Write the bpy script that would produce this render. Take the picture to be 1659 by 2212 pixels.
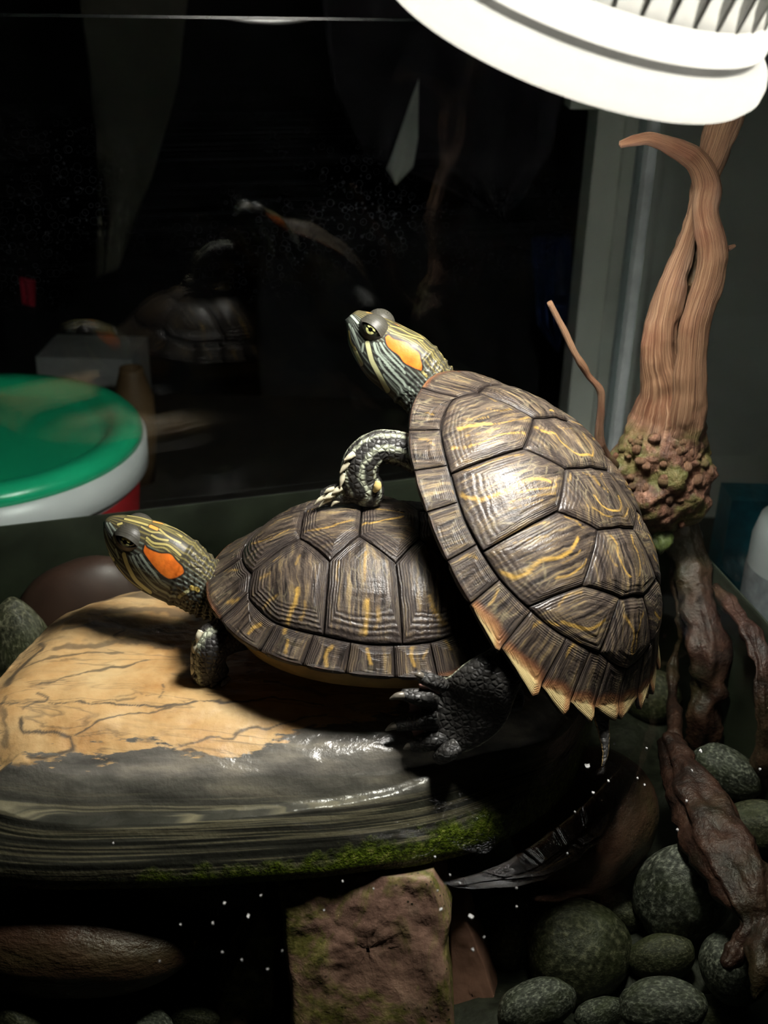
import bpy, bmesh, math, random
import numpy as np
from mathutils import Vector, Matrix

for o in list(bpy.data.objects):
    bpy.data.objects.remove(o)
scene = bpy.context.scene
COL = scene.collection
rng = np.random.RandomState(7)
random.seed(7)

# ------------------------------------------------------------------ camera
FPX = 2400.0
PITCH, ROLL = math.radians(26), math.radians(-1.5)
CAM = np.array([0, 0, 0.30])
FW = np.array([0, math.cos(PITCH), -math.sin(PITCH)])
_r0 = np.array([1.0, 0, 0])
_u0 = np.array([0, math.sin(PITCH), math.cos(PITCH)])
RT = math.cos(ROLL) * _r0 - math.sin(ROLL) * _u0
UP = math.cos(ROLL) * _u0 + math.sin(ROLL) * _r0
cam = bpy.data.cameras.new('camera')
cam.sensor_fit = 'HORIZONTAL'
cam.sensor_width = 36
cam.lens = FPX / 1659 * 36
cam.clip_start = 0.01
cam.clip_end = 20
cam.dof.use_dof = True
cam.dof.focus_distance = 0.50
cam.dof.aperture_fstop = 16.0
camo = bpy.data.objects.new('camera', cam)
COL.objects.link(camo)
camo.matrix_world = Matrix(((RT[0], UP[0], -FW[0], CAM[0]), (RT[1], UP[1], -FW[1], CAM[1]),
                            (RT[2], UP[2], -FW[2], CAM[2]), (0, 0, 0, 1)))
scene.camera = camo

# ------------------------------------------------------------------ world, exposure
w = bpy.data.worlds.new('world')
scene.world = w
w.use_nodes = True
w.node_tree.nodes['Background'].inputs[0].default_value = (0.8, 0.9, 1.0, 1)
w.node_tree.nodes['Background'].inputs[1].default_value = 0.0
scene.view_settings.view_transform = 'Standard'
scene.view_settings.look = 'None'
scene.view_settings.gamma = 1
scene.view_settings.use_curve_mapping = False
scene.view_settings.exposure = 0.0
LAMP_POWER = 1.85


# ------------------------------------------------------------------ pixel helpers
def ray(x, y):
    return FW + RT * (x - 829.5) / FPX - UP * (y - 1106) / FPX


def PZ(x, y, z):
    d = ray(x, y)
    return CAM + d * ((z - CAM[2]) / d[2])


def PY(x, y, Y):
    d = ray(x, y)
    return CAM + d * ((Y - CAM[1]) / d[1])


def mpp(p):
    """metres per photo pixel at a point"""
    return float((np.asarray(p) - CAM) @ FW) / FPX


def sstep(a, b, x):
    t = np.clip((np.asarray(x, float) - a) / (b - a), 0, 1)
    return t * t * (3 - 2 * t)


def unit(v):
    v = np.asarray(v, float)
    return v / (np.linalg.norm(v) + 1e-12)


# simple value noise for shaping geometry
_perm = rng.rand(64, 64, 64)


def vnoise(p):
    p = np.asarray(p, float)
    i = np.floor(p).astype(int)
    f = p - i
    f = f * f * (3 - 2 * f)
    out = 0
    for dx in (0, 1):
        for dy in (0, 1):
            for dz in (0, 1):
                wgt = (f[..., 0] if dx else 1 - f[..., 0]) * (f[..., 1] if dy else 1 - f[..., 1]) * (f[..., 2] if dz else 1 - f[..., 2])
                out = out + wgt * _perm[(i[..., 0] + dx) % 64, (i[..., 1] + dy) % 64, (i[..., 2] + dz) % 64]
    return out * 2 - 1


def fbm(p, o=4):
    p = np.asarray(p, float)
    return sum(vnoise(p * 2 ** k + 17.3 * k) / 2 ** k for k in range(o))


# ------------------------------------------------------------------ material helpers
class NT:
    def __init__(s, name):
        s.m = bpy.data.materials.new(name)
        s.m.use_nodes = True
        s.t = s.m.node_tree
        s.bsdf = s.t.nodes['Principled BSDF']
        s.out = s.t.nodes['Material Output']

    def n(s, typ, ins=None, **props):
        nd = s.t.nodes.new(typ)
        for k, v in props.items():
            setattr(nd, k, v)
        for k, v in (ins or {}).items():
            s.put(nd.inputs[k], v)
        return nd

    def put(s, sock, v):
        if isinstance(v, bpy.types.NodeSocket):
            s.t.links.new(v, sock)
        elif isinstance(v, bpy.types.Node):
            s.t.links.new(v.outputs[0], sock)
        elif isinstance(v, (tuple, list)) and len(v) == 3 and sock.type == 'RGBA':
            sock.default_value = (*v, 1)
        else:
            sock.default_value = v

    def math(s, op, a, b=0.0, clamp=False):
        nd = s.n('ShaderNodeMath', operation=op, use_clamp=clamp)
        s.put(nd.inputs[0], a)
        s.put(nd.inputs[1], b)
        return nd.outputs[0]

    def mix(s, f, a, b, mode='MIX'):
        nd = s.n('ShaderNodeMix', data_type='RGBA', blend_type=mode)
        s.put(nd.inputs[0], f)
        s.put(nd.inputs[6], a)
        s.put(nd.inputs[7], b)
        return nd.outputs[2]

    def ramp(s, f, stops, interp='LINEAR'):
        nd = s.n('ShaderNodeValToRGB')
        nd.color_ramp.interpolation = interp
        el = nd.color_ramp.elements
        while len(el) < len(stops):
            el.new(0.5)
        for e, (p, c) in zip(el, stops):
            e.position = p
            e.color = (*c, 1) if len(c) == 3 else c
        s.put(nd.inputs[0], f)
        return nd.outputs[0]

    def attr(s, name):
        return s.n('ShaderNodeAttribute', attribute_name=name)

    def coord(s, kind='Object'):
        return s.n('ShaderNodeTexCoord').outputs[kind]

    def vmul(s, v, sc):
        nd = s.n('ShaderNodeVectorMath', operation='MULTIPLY')
        s.put(nd.inputs[0], v)
        nd.inputs[1].default_value = sc
        return nd.outputs[0]

    def noise(s, v, scale, detail=4, rough=0.55, dist=0.0):
        return s.n('ShaderNodeTexNoise', {'Vector': v, 'Scale': scale, 'Detail': detail, 'Roughness': rough, 'Distortion': dist}).outputs[0]

    def voro(s, v, scale, feature='F1', out=0, rand=1.0):
        nd = s.n('ShaderNodeTexVoronoi', feature=feature)
        s.put(nd.inputs['Vector'], v)
        nd.inputs['Scale'].default_value = scale
        nd.inputs['Randomness'].default_value = rand
        return nd.outputs[out]

    def bump(s, h, strength=0.3, dist=0.001, normal=None):
        nd = s.n('ShaderNodeBump', {'Height': h, 'Strength': strength, 'Distance': dist})
        if normal is not None:
            s.put(nd.inputs['Normal'], normal)
        return nd.outputs[0]

    def set(s, **kw):
        names = {'col': 'Base Color', 'rough': 'Roughness', 'spec': 'Specular IOR Level', 'nor': 'Normal', 'coat': 'Coat Weight',
                 'coatr': 'Coat Roughness', 'metal': 'Metallic', 'em': 'Emission Color', 'ems': 'Emission Strength', 'sss': 'Subsurface Weight', 'trans': 'Transmission Weight', 'ior': 'IOR', 'coatn': 'Coat Normal'}
        for k, v in kw.items():
            s.put(s.bsdf.inputs[names[k]], v)
        return s.m


def schlick(t, f0, normal=None):
    """reflectance that is the same from both sides of a thin sheet"""
    geo = t.n('ShaderNodeNewGeometry')
    d = t.n('ShaderNodeVectorMath', {0: geo.outputs['Incoming'], 1: normal if normal is not None else geo.outputs['Normal']}, operation='DOT_PRODUCT').outputs['Value']
    c = t.math('SUBTRACT', 1.0, t.math('ABSOLUTE', d), True)
    return t.math('MULTIPLY_ADD', t.math('POWER', c, 5.0), 1.0 - f0), f0


def fres(t, f0, normal=None):
    k, f = schlick(t, f0, normal)
    t.put(k.node.inputs[2], f)
    return k


def plain(name, col, rough=0.5, var=0.15, scale=40, bump=0.0, **kw):
    t = NT(name)
    nz = t.noise(t.coord(), scale, 5)
    c = t.mix(t.ramp(nz, [(0.3, (0, 0, 0)), (0.7, (1, 1, 1))]), tuple(x * (1 - var) for x in col), tuple(min(1, x * (1 + var)) for x in col))
    if bump:
        kw['nor'] = t.bump(nz, bump, 0.002)
    return t.set(col=c, rough=rough, **kw)


# ------------------------------------------------------------------ object helpers
def obj(name, verts, faces, mat, parent=None, origin=None, smooth=True, attrs=None):
    """verts in world coords; origin = world location of the top-level thing"""
    origin = np.zeros(3) if origin is None else np.asarray(origin, float)
    me = bpy.data.meshes.new(name)
    V = np.asarray(verts, float) - origin
    me.from_pydata(V.tolist(), [], [tuple(int(i) for i in f) for f in faces])
    bm_ = bmesh.new()
    bm_.from_mesh(me)
    bmesh.ops.recalc_face_normals(bm_, faces=bm_.faces)
    bm_.to_mesh(me)
    bm_.free()
    me.materials.append(mat)
    if smooth:
        me.polygons.foreach_set('use_smooth', [True] * len(me.polygons))
    for k, a in (attrs or {}).items():
        a = np.asarray(a, float)
        if a.ndim == 1:
            at = me.attributes.new(k, 'FLOAT', 'POINT')
            at.data.foreach_set('value', a)
        elif a.shape[1] == 3:
            at = me.attributes.new(k, 'FLOAT_VECTOR', 'POINT')
            at.data.foreach_set('vector', a.ravel())
        else:
            at = me.attributes.new(k, 'FLOAT_COLOR', 'POINT')
            at.data.foreach_set('color', a.ravel())
    me.update()
    o = bpy.data.objects.new(name, me)
    COL.objects.link(o)
    if parent is not None:
        o.parent = parent
    else:
        o.location = origin
    return o


def tag(o, label=None, cat=None, group=None, kind=None):
    for k, v in (('label', label), ('category', cat), ('group', group), ('kind', kind)):
        if v:
            o[k] = v
    return o


def thing(name, label, cat, loc, group=None):
    o = bpy.data.objects.new(name, None)
    o.empty_display_size = 0.01
    COL.objects.link(o)
    o.location = Vector(loc)
    return tag(o, label, cat, group)


class MB:
    """collects pieces into one mesh"""
    def __init__(s):
        s.v, s.f, s.a = [], [], {}
        s.n = 0

    def add(s, v, f, **attrs):
        v = np.asarray(v, float)
        s.v.append(v)
        s.f += [tuple(int(i) + s.n for i in q) for q in f]
        for k, a in attrs.items():
            s.a.setdefault(k, []).append(np.asarray(a, float))
        s.n += len(v)

    def build(s, name, mat, parent=None, origin=None, smooth=True):
        return obj(name, np.concatenate(s.v), s.f, mat, parent, origin, smooth, {k: np.concatenate(a) for k, a in s.a.items()})


def spline(pts, m):
    """Catmull-Rom through rows of pts"""
    P = np.asarray(pts, float)
    P = np.vstack([2 * P[0] - P[1], P, 2 * P[-1] - P[-2]])
    out = []
    for i in range(1, len(P) - 2):
        for k in range(m):
            t = k / m
            a, b, c, d = P[i - 1:i + 3]
            out.append(0.5 * ((2 * b) + (-a + c) * t + (2 * a - 5 * b + 4 * c - d) * t * t + (-a + 3 * b - 3 * c + d) * t ** 3))
    out.append(P[-2])
    return np.array(out)


def grid_faces(nr, n, closed=True):
    F = []
    for i in range(nr - 1):
        for j in range(n if closed else n - 1):
            k = (j + 1) % n
            F.append((i * n + j, i * n + k, (i + 1) * n + k, (i + 1) * n + j))
    return F


def tube(path, n=24, m=6, up=(0, 0, 1), cap=True):
    """path rows: x y z ru rv -> verts, faces, s(length), theta; rv is along 'up', ru across"""
    S = spline(path, m)
    C, ru, rv = S[:, :3], np.maximum(S[:, 3], 1e-5), np.maximum(S[:, 4], 1e-5)
    T = np.gradient(C, axis=0)
    T /= np.linalg.norm(T, axis=1)[:, None] + 1e-12
    up = np.asarray(up, float)
    side = np.cross(T, up)
    side /= np.linalg.norm(side, axis=1)[:, None] + 1e-9
    v = np.cross(side, T)
    th = np.linspace(0, 2 * np.pi, n, endpoint=False)
    L = np.concatenate([[0], np.cumsum(np.linalg.norm(np.diff(C, axis=0), axis=1))])
    V = C[:, None] + ru[:, None, None] * np.cos(th)[None, :, None] * side[:, None] + rv[:, None, None] * np.sin(th)[None, :, None] * v[:, None]
    V = V.reshape(-1, 3)
    F = grid_faces(len(C), n)
    s = np.repeat(L, n)
    t = np.tile(th, len(C))
    if cap:
        i0 = len(V)
        V = np.vstack([V, C[0] - T[0] * ru[0] * 0.3, C[-1] + T[-1] * min(ru[-1], rv[-1]) * 0.45])
        s = np.append(s, [0, L[-1]])
        t = np.append(t, [0, 0])
        b = (len(C) - 1) * n
        for j in range(n):
            k = (j + 1) % n
            F.append((i0, k, j))
            F.append((i0 + 1, b + j, b + k))
    return V, F, s, t


def box(x0, x1, y0, y1, z0, z1):
    V = [(x, y, z) for x in (x0, x1) for y in (y0, y1) for z in (z0, z1)]
    F = [(0, 1, 3, 2), (4, 6, 7, 5), (0, 4, 5, 1), (2, 3, 7, 6), (0, 2, 6, 4), (1, 5, 7, 3)]
    return np.array(V), F


def slab(p0, p1, z0, z1, th, side=1):
    """vertical slab between plan points p0,p1"""
    p0, p1 = np.array(p0, float), np.array(p1, float)
    d = unit(p1 - p0)
    nrm = np.array([-d[1], d[0]]) * th * side
    V = []
    for q in (p0, p1, p1 + nrm, p0 + nrm):
        V += [(q[0], q[1], z0), (q[0], q[1], z1)]
    F = [(0, 2, 3, 1), (2, 4, 5, 3), (4, 6, 7, 5), (6, 0, 1, 7), (1, 3, 5, 7), (0, 6, 4, 2)]
    return np.array(V), F


def lathe(prof, c, n=64, axis=None):
    """prof rows r,h around axis through c"""
    ax = unit((0, 0, 1) if axis is None else axis)
    u = unit(np.cross((0, 1, 0.01), ax))
    v = np.cross(ax, u)
    th = np.linspace(0, 2 * np.pi, n, endpoint=False)
    V = []
    for r, h in prof:
        V.append(np.asarray(c) + ax * h + r * (np.cos(th)[:, None] * u + np.sin(th)[:, None] * v))
    return np.concatenate(V), grid_faces(len(prof), n)


def icos(sub=3):
    import bmesh
    bm = bmesh.new()
    bmesh.ops.create_icosphere(bm, subdivisions=sub, radius=1)
    V = np.array([v.co[:] for v in bm.verts])
    F = [tuple(v.index for v in f.verts) for f in bm.faces]
    bm.free()
    return V, F


# ================================================================== materials
def mat_glass():
    t = NT('tank glass')
    fr = fres(t, 0.035)
    tr = t.n('ShaderNodeBsdfTransparent', {'Color': (0.93, 0.96, 0.95)})
    gl = t.n('ShaderNodeBsdfGlossy', {'Color': (1, 1, 1), 'Roughness': 0.0})
    mx = t.n('ShaderNodeMixShader', {0: fr, 1: tr.outputs[0], 2: gl.outputs[0]})
    # dried water spots and wiped streaks
    co = t.coord()
    d = t.voro(co, 150, 'F1')
    ringm = t.ramp(d, [(0.27, (0, 0, 0)), (0.31, (1, 1, 1)), (0.35, (0, 0, 0))])
    d2 = t.voro(co, 210, 'F1')
    dots = t.ramp(d2, [(0.10, (1, 1, 1)), (0.2, (0, 0, 0))])
    area = t.ramp(t.noise(co, 9, 3), [(0.5, (0, 0, 0)), (0.66, (1, 1, 1))])
    sep = t.n('ShaderNodeSeparateXYZ', {0: co})
    hi = t.math('MULTIPLY', t.math('SUBTRACT', sep.outputs[2], 0.27), 9, True)
    streak = t.ramp(t.noise(t.vmul(co, (6, 6, 900)), 1, 3), [(0.55, (0, 0, 0)), (0.8, (1, 1, 1))])
    k = t.math('MULTIPLY', t.math('MULTIPLY', t.math('ADD', ringm, dots), area), hi)
    k = t.math('ADD', t.math('MULTIPLY', k, 0.035), t.math('MULTIPLY', t.math('MULTIPLY', streak, hi), 0.004))
    df = t.n('ShaderNodeBsdfDiffuse', {'Color': (0.75, 0.8, 0.9)})
    m2 = t.n('ShaderNodeMixShader', {0: k, 1: mx.outputs[0], 2: df.outputs[0]})
    t.t.links.new(m2.outputs[0], t.out.inputs[0])
    return t.m


def mat_water():
    t = NT('water surface')
    co = t.coord()
    nz = t.noise(co, 18, 2)
    b = t.bump(nz, 0.10, 0.004)
    fr = fres(t, 0.02, b)
    tr = t.n('ShaderNodeBsdfTransparent', {'Color': (0.97, 0.98, 0.96)})
    gl = t.n('ShaderNodeBsdfGlossy', {'Color': (1, 1, 1), 'Roughness': 0.0, 'Normal': b})
    mx = t.n('ShaderNodeMixShader', {0: fr, 1: tr.outputs[0], 2: gl.outputs[0]})
    t.t.links.new(mx.outputs[0], t.out.inputs[0])
    va = t.n('ShaderNodeVolumeAbsorption', {'Color': (0.50, 0.54, 0.42), 'Density': 6.5})
    t.t.links.new(va.outputs[0], t.out.inputs['Volume'])
    return t.m


def mat_scute(name, tint=1.0, contrast=1.0, border=0.5):
    t = NT(name)
    st = t.attr('st').outputs['Vector']
    sep = t.n('ShaderNodeSeparateXYZ', {0: st})
    ring = t.attr('ring').outputs['Fac']
    mk = t.attr('mk').outputs['Fac']
    rim = t.attr('rimm').outputs['Fac']
    co = t.coord()
    warp = t.noise(st, 55, 3)
    wv = t.n('ShaderNodeCombineXYZ', {0: t.math('ADD', sep.outputs[0], t.math('MULTIPLY', warp, 0.006)), 1: sep.outputs[1], 2: sep.outputs[2]}).outputs[0]
    streak = t.noise(t.vmul(wv, (620, 60, 40)), 1, 4, 0.6)
    wide = t.noise(t.vmul(wv, (150, 30, 40)), 1, 3, 0.5)
    blot = t.noise(co, 70, 4)
    g = tint
    base = t.ramp(streak, [(0.36, (0.017 * g, 0.014 * g, 0.012 * g)), (0.46, (0.055 * g, 0.043 * g, 0.035 * g)), (0.56, (0.105 * g, 0.080 * g, 0.057 * g)), (0.66, (0.21 * g, 0.155 * g, 0.078 * g))])
    dk = t.ramp(wide, [(0.36, (0.58, 0.57, 0.58)), (0.56, (1, 1, 1))])
    base = t.mix(1.0, base, dk, 'MULTIPLY')
    # pale green-grey net between the streaks
    cell = t.voro(t.vmul(wv, (330, 150, 40)), 1, 'DISTANCE_TO_EDGE', 'Distance')
    net = t.math('MULTIPLY', t.ramp(cell, [(0.02, (1, 1, 1)), (0.10, (0, 0, 0))]), t.ramp(blot, [(0.48, (0, 0, 0)), (0.62, (1, 1, 1))]))
    base = t.mix(t.math('MULTIPLY', net, 0.45 * contrast), base, (0.26, 0.22, 0.13))
    # growth rings
    rg = t.math('SINE', t.math('MULTIPLY', t.math('ADD', ring, t.math('MULTIPLY', t.noise(st, 120, 4), 0.16)), 70))
    rg01 = t.math('MULTIPLY_ADD', rg, 0.5)
    base = t.mix(t.math('MULTIPLY', t.math('MULTIPLY', rg01, blot), 0.13), base, (0.02, 0.017, 0.016))
    # parallel growth grooves along the edges of each plate
    bz = t.n('ShaderNodeMapRange', {0: t.math('ADD', ring, t.math('MULTIPLY', t.math('SUBTRACT', t.noise(co, 45, 3), 0.5), 0.30)), 1: 0.60, 2: 0.74, 3: 0.0, 4: 1.0}, interpolation_type='SMOOTHSTEP').outputs[0]
    gl_ = t.math('SINE', t.math('MULTIPLY', t.math('ADD', ring, t.math('MULTIPLY', t.noise(co, 90, 4), 0.14)), 96))
    gline = t.math('MULTIPLY', t.math('MULTIPLY', t.math('MULTIPLY_ADD', gl_, 0.5), bz), border)
    base = t.mix(t.math('MULTIPLY', bz, border * 0.55), base, (0.085, 0.068, 0.060))
    base = t.mix(t.math('MULTIPLY', t.ramp(gline, [(0.10, (0, 0, 0)), (0.42, (1, 1, 1))]), 0.7), base, (0.020, 0.016, 0.015))
    # yellow figure
    ymask = t.math('MULTIPLY', mk, t.ramp(t.noise(t.vmul(st, (500, 120, 1)), 1, 3), [(0.30, (0.45, 0.45, 0.45)), (0.55, (1, 1, 1))]))
    base = t.mix(t.math('MULTIPLY', ymask, 0.88), base, (0.43, 0.265, 0.060))
    # amber rim of the marginal plates
    amb = t.ramp(t.math('ADD', rim, t.math('MULTIPLY', t.math('SUBTRACT', t.noise(co, 160, 2), 0.5), 0.5)), [(0.25, (0.03, 0.02, 0.015)), (0.5, (0.15, 0.065, 0.032)), (0.72, (0.31, 0.165, 0.07)), (0.92, (0.46, 0.36, 0.17))])
    base = t.mix(t.ramp(rim, [(0.12, (0, 0, 0)), (0.5, (1, 1, 1))]), base, amb)
    # dark seams
    base = t.mix(t.ramp(ring, [(0.90, (0, 0, 0)), (0.985, (1, 1, 1))]), base, (0.022, 0.017, 0.015))
    fine = t.noise(t.vmul(st, (1500, 1500, 1)), 1, 2)
    scr = t.noise(t.vmul(wv, (260, 2400, 40)), 1, 2)
    h = t.math('ADD', t.math('MULTIPLY', rg01, 0.10), t.math('ADD', t.math('MULTIPLY', streak, 0.35), t.math('ADD', t.math('MULTIPLY', fine, 0.35), t.math('MULTIPLY', scr, 0.12))))
    h = t.math('SUBTRACT', h, t.math('MULTIPLY', gline, 1.1))
    nor = t.bump(h, 0.7, 0.0006)
    rough = t.ramp(blot, [(0.35, (0.26, 0.26, 0.26)), (0.65, (0.50, 0.50, 0.50))])
    return t.set(col=base, rough=rough, spec=0.28, nor=nor)


def mat_skin(name, scale=420, bump=0.6, rough=0.36, spec=0.5):
    """vertex colour 'col' plus a net of scales"""
    t = NT(name)
    a = t.attr('col').outputs['Color']
    sc = t.attr('scl').outputs['Fac']
    co = t.coord()
    d = t.voro(co, scale, 'DISTANCE_TO_EDGE', 'Distance', 0.75)
    edge = t.ramp(d, [(0.0, (0, 0, 0)), (0.13, (1, 1, 1))])
    cellc = t.n('ShaderNodeSeparateColor', {0: t.voro(co, scale, 'F1', 'Color', 0.75)}).outputs[0]
    k = t.math('MULTIPLY', t.math('SUBTRACT', 1.0, edge), sc)
    col = t.mix(t.math('MULTIPLY', k, 0.75), a, (0.008, 0.008, 0.008))
    col = t.mix(t.math('MULTIPLY', t.math('MULTIPLY', cellc, sc), 0.13), col, (0.10, 0.095, 0.085))
    h = t.math('ADD', t.math('MULTIPLY', t.math('MULTIPLY', t.ramp(d, [(0, (0, 0, 0)), (0.3, (1, 1, 1))]), sc), 1.0), t.math('MULTIPLY', t.noise(co, 900, 3), 0.25))
    return t.set(col=col, rough=rough, spec=spec, nor=t.bump(h, bump, 0.0007))


def mat_stone_main():
    t = NT('layered basking stone')
    co = t.n('ShaderNodeNewGeometry').outputs['Position']
    sep = t.n('ShaderNodeSeparateXYZ', {0: co})
    X, Y, Z = sep.outputs
    n1 = t.noise(t.vmul(co, (16, 60, 60)), 1, 6, 0.62, 0.6)
    n2 = t.noise(co, 38, 5)
    # tan upper bed, laid over dark grey rock further to the front
    edge = t.math('ADD', t.math('MULTIPLY', t.attr('tn').outputs['Fac'], 30), t.math('ADD', t.math('MULTIPLY', t.math('SUBTRACT', n1, 0.5), 0.9), t.math('MULTIPLY', t.math('SUBTRACT', t.noise(t.vmul(co, (60, 260, 200)), 1, 5, 0.65), 0.5), 0.9)))
    tanm = t.ramp(edge, [(0.0, (0, 0, 0)), (0.05, (1, 1, 1))])
    far = t.ramp(t.math('ADD', t.math('MULTIPLY', t.math('SUBTRACT', Y, 0.425), 14), t.math('SUBTRACT', n2, 0.5)), [(0.0, (0, 0, 0)), (0.9, (1, 1, 1))])
    tan = t.ramp(n2, [(0.30, (0.35, 0.185, 0.060)), (0.45, (0.46, 0.29, 0.120)), (0.7, (0.54, 0.39, 0.19))])
    tan = t.mix(t.math("MULTIPLY", far, 0.3), tan, (0.30, 0.22, 0.12))  # some painted shade: tan darkens toward the far end
    # dark veins: contour lines of a stretched noise field
    fld = t.noise(t.vmul(co, (9, 42, 42)), 1, 5, 0.55, 0.9)
    vein = t.math('ABSOLUTE', t.math('SUBTRACT', t.math('FRACT', t.math('MULTIPLY', fld, 6.0)), 0.5))
    veinm = t.math('MULTIPLY', t.ramp(vein, [(0.0, (1, 1, 1)), (0.11, (0, 0, 0))]), t.ramp(t.noise(t.vmul(co, (20, 30, 30)), 1, 3), [(0.36, (0, 0, 0)), (0.50, (1, 1, 1))]))
    swirl = t.math('MULTIPLY', far, t.ramp(t.noise(t.vmul(co, (22, 60, 60)), 1, 5, 0.6, 1.2), [(0.47, (0, 0, 0)), (0.56, (1, 1, 1))]))
    fld2 = t.noise(t.vmul(co, (14, 75, 60)), 1, 4, 0.5, 1.6)
    vein2 = t.math('ABSOLUTE', t.math('SUBTRACT', t.math('FRACT', t.math('MULTIPLY', fld2, 5.0)), 0.5))
    v2m = t.math('MULTIPLY', t.ramp(vein2, [(0.0, (1, 1, 1)), (0.09, (0, 0, 0))]), t.ramp(t.noise(t.vmul(co, (25, 40, 40)), 1, 3), [(0.46, (0, 0, 0)), (0.56, (1, 1, 1))]))
    blob = t.ramp(t.noise(t.vmul(co, (18, 75, 75)), 1, 5, 0.6, 1.0), [(0.56, (0, 0, 0)), (0.63, (1, 1, 1))])
    veinm = t.math('MAXIMUM', veinm, t.math('MAXIMUM', t.math('MULTIPLY', v2m, 0.35), t.math('MULTIPLY', blob, 0.30)))
    veinm = t.math('MAXIMUM', t.math('MULTIPLY', veinm, 0.55), t.attr('vn').outputs['Fac'])
    tan = t.mix(t.math('MAXIMUM', t.math('MULTIPLY', veinm, 0.9), t.math('MULTIPLY', swirl, 0.75)), tan, (0.045, 0.040, 0.032))
    grey = t.ramp(t.noise(t.vmul(co, (30, 130, 130)), 1, 5), [(0.3, (0.060, 0.058, 0.050)), (0.5, (0.125, 0.118, 0.100)), (0.72, (0.24, 0.215, 0.165))])
    # beds on the side of the slab
    lay = t.noise(t.vmul(co, (7, 7, 520)), 1, 3, 0.5, 0.15)
    bed = t.ramp(lay, [(0.40, (0.018, 0.018, 0.015)), (0.52, (0.045, 0.044, 0.036)), (0.60, (0.19, 0.17, 0.11)), (0.66, (0.04, 0.04, 0.03))])
    side = t.ramp(t.math('MULTIPLY', Z, -1), [(0.004, (0, 0, 0)), (0.011, (1, 1, 1))])
    grey = t.mix(side, grey, bed)
    col = t.mix(tanm, grey, tan)
    # moss low on the side and to the right
    mz = t.math('ADD', t.math('MULTIPLY', t.math('SUBTRACT', -0.0205, Z), 110), t.math('MULTIPLY', t.math('SUBTRACT', t.noise(co, 120, 5), 0.5), 2.6))
    mz = t.math('ADD', mz, t.math('MULTIPLY', t.math('SUBTRACT', X, 0.02), 9))
    moss = t.ramp(t.noise(co, 420, 4), [(0.35, (0.025, 0.035, 0.006)), (0.55, (0.10, 0.14, 0.012)), (0.75, (0.27, 0.27, 0.07))])
    mossm = t.math('MULTIPLY', t.ramp(mz, [(0.1, (0, 0, 0)), (0.8, (1, 1, 1))]), side)
    col = t.mix(mossm, col, moss)
    rough = t.ramp(tanm, [(0, (0.22, 0.22, 0.22)), (1, (0.50, 0.50, 0.50))])
    h = t.math('ADD', t.math('MULTIPLY', n1, 0.6), t.math('ADD', t.math('MULTIPLY', t.noise(co, 420, 4), 0.45), t.math('MULTIPLY', t.math('MULTIPLY', t.noise(co, 900, 3), mossm), 2.0)))
    return t.set(col=col, rough=rough, spec=0.5, nor=t.bump(h, 0.45, 0.0016))


def mat_pebble(name, c0, c1, c2, scale=260, rough=0.45):
    t = NT(name)
    co = t.coord()
    r = t.n('ShaderNodeObjectInfo').outputs['Random']
    off = t.n('ShaderNodeVectorMath', {0: co, 1: t.n('ShaderNodeCombineXYZ', {0: t.math('MULTIPLY', r, 9.0)}).outputs[0]}, operation='ADD').outputs[0]
    n = t.noise(off, scale, 6, 0.65)
    col = t.ramp(n, [(0.38, c0), (0.52, c1), (0.68, c2)])
    moss = t.ramp(t.noise(off, scale * 0.14, 4), [(0.5, (0, 0, 0)), (0.68, (1, 1, 1))])
    col = t.mix(t.math('MULTIPLY', moss, 0.55), col, (0.045, 0.055, 0.018))
    return t.set(col=col, rough=rough, nor=t.bump(n, 0.3, 0.02))


def mat_wood():
    t = NT('driftwood grain')
    a = t.attr('wd').outputs['Vector']
    burl = t.attr('burl').outputs['Fac']
    co = t.coord()
    warp = t.noise(co, 45, 3)
    sep = t.n('ShaderNodeSeparateXYZ', {0: a})
    v = t.n('ShaderNodeCombineXYZ', {0: t.math('ADD', t.math('MULTIPLY', sep.outputs[0], 1.0), t.math('MULTIPLY', warp, 0.35)), 1: sep.outputs[1], 2: sep.outputs[2]}).outputs[0]
    g = t.noise(t.vmul(v, (13, 1.3, 1)), 1, 5, 0.62)
    fine = t.noise(t.vmul(v, (34, 1.6, 1)), 1, 3, 0.6)
    col = t.ramp(g, [(0.32, (0.085, 0.040, 0.022)), (0.45, (0.215, 0.112, 0.060)), (0.57, (0.33, 0.195, 0.110)), (0.72, (0.44, 0.29, 0.18))])
    col = t.mix(t.math('MULTIPLY', t.ramp(fine, [(0.38, (1, 1, 1)), (0.50, (0, 0, 0))]), 0.75), col, (0.085, 0.036, 0.020))
    # red-brown stains and darker burl
    stain = t.ramp(t.noise(co, 30, 4), [(0.52, (0, 0, 0)), (0.68, (1, 1, 1))])
    col = t.mix(t.math('MULTIPLY', stain, t.math('MULTIPLY_ADD', burl, 0.5, True)), col, (0.14, 0.040, 0.022))
    bc = t.ramp(t.noise(co, 150, 5), [(0.38, (0.022, 0.011, 0.008)), (0.53, (0.11, 0.052, 0.034)), (0.70, (0.36, 0.19, 0.125))])
    col = t.mix(t.math('MULTIPLY', burl, 0.8, True), col, bc)
    mossm = t.math('MULTIPLY', t.ramp(t.noise(co, 60, 3), [(0.5, (0, 0, 0)), (0.6, (1, 1, 1))]), t.math('SUBTRACT', burl, 0.35, True))
    col = t.mix(t.math('MULTIPLY', mossm, 0.9), col, (0.12, 0.14, 0.035))
    h = t.math('ADD', t.math('MULTIPLY', g, 1.0), t.math('ADD', t.math('MULTIPLY', fine, 0.8), t.math('MULTIPLY', t.math('MULTIPLY', t.noise(co, 260, 4), burl), 2.2)))
    return t.set(col=col, rough=0.55, spec=0.35, nor=t.bump(h, 0.75, 0.0013))


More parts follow.
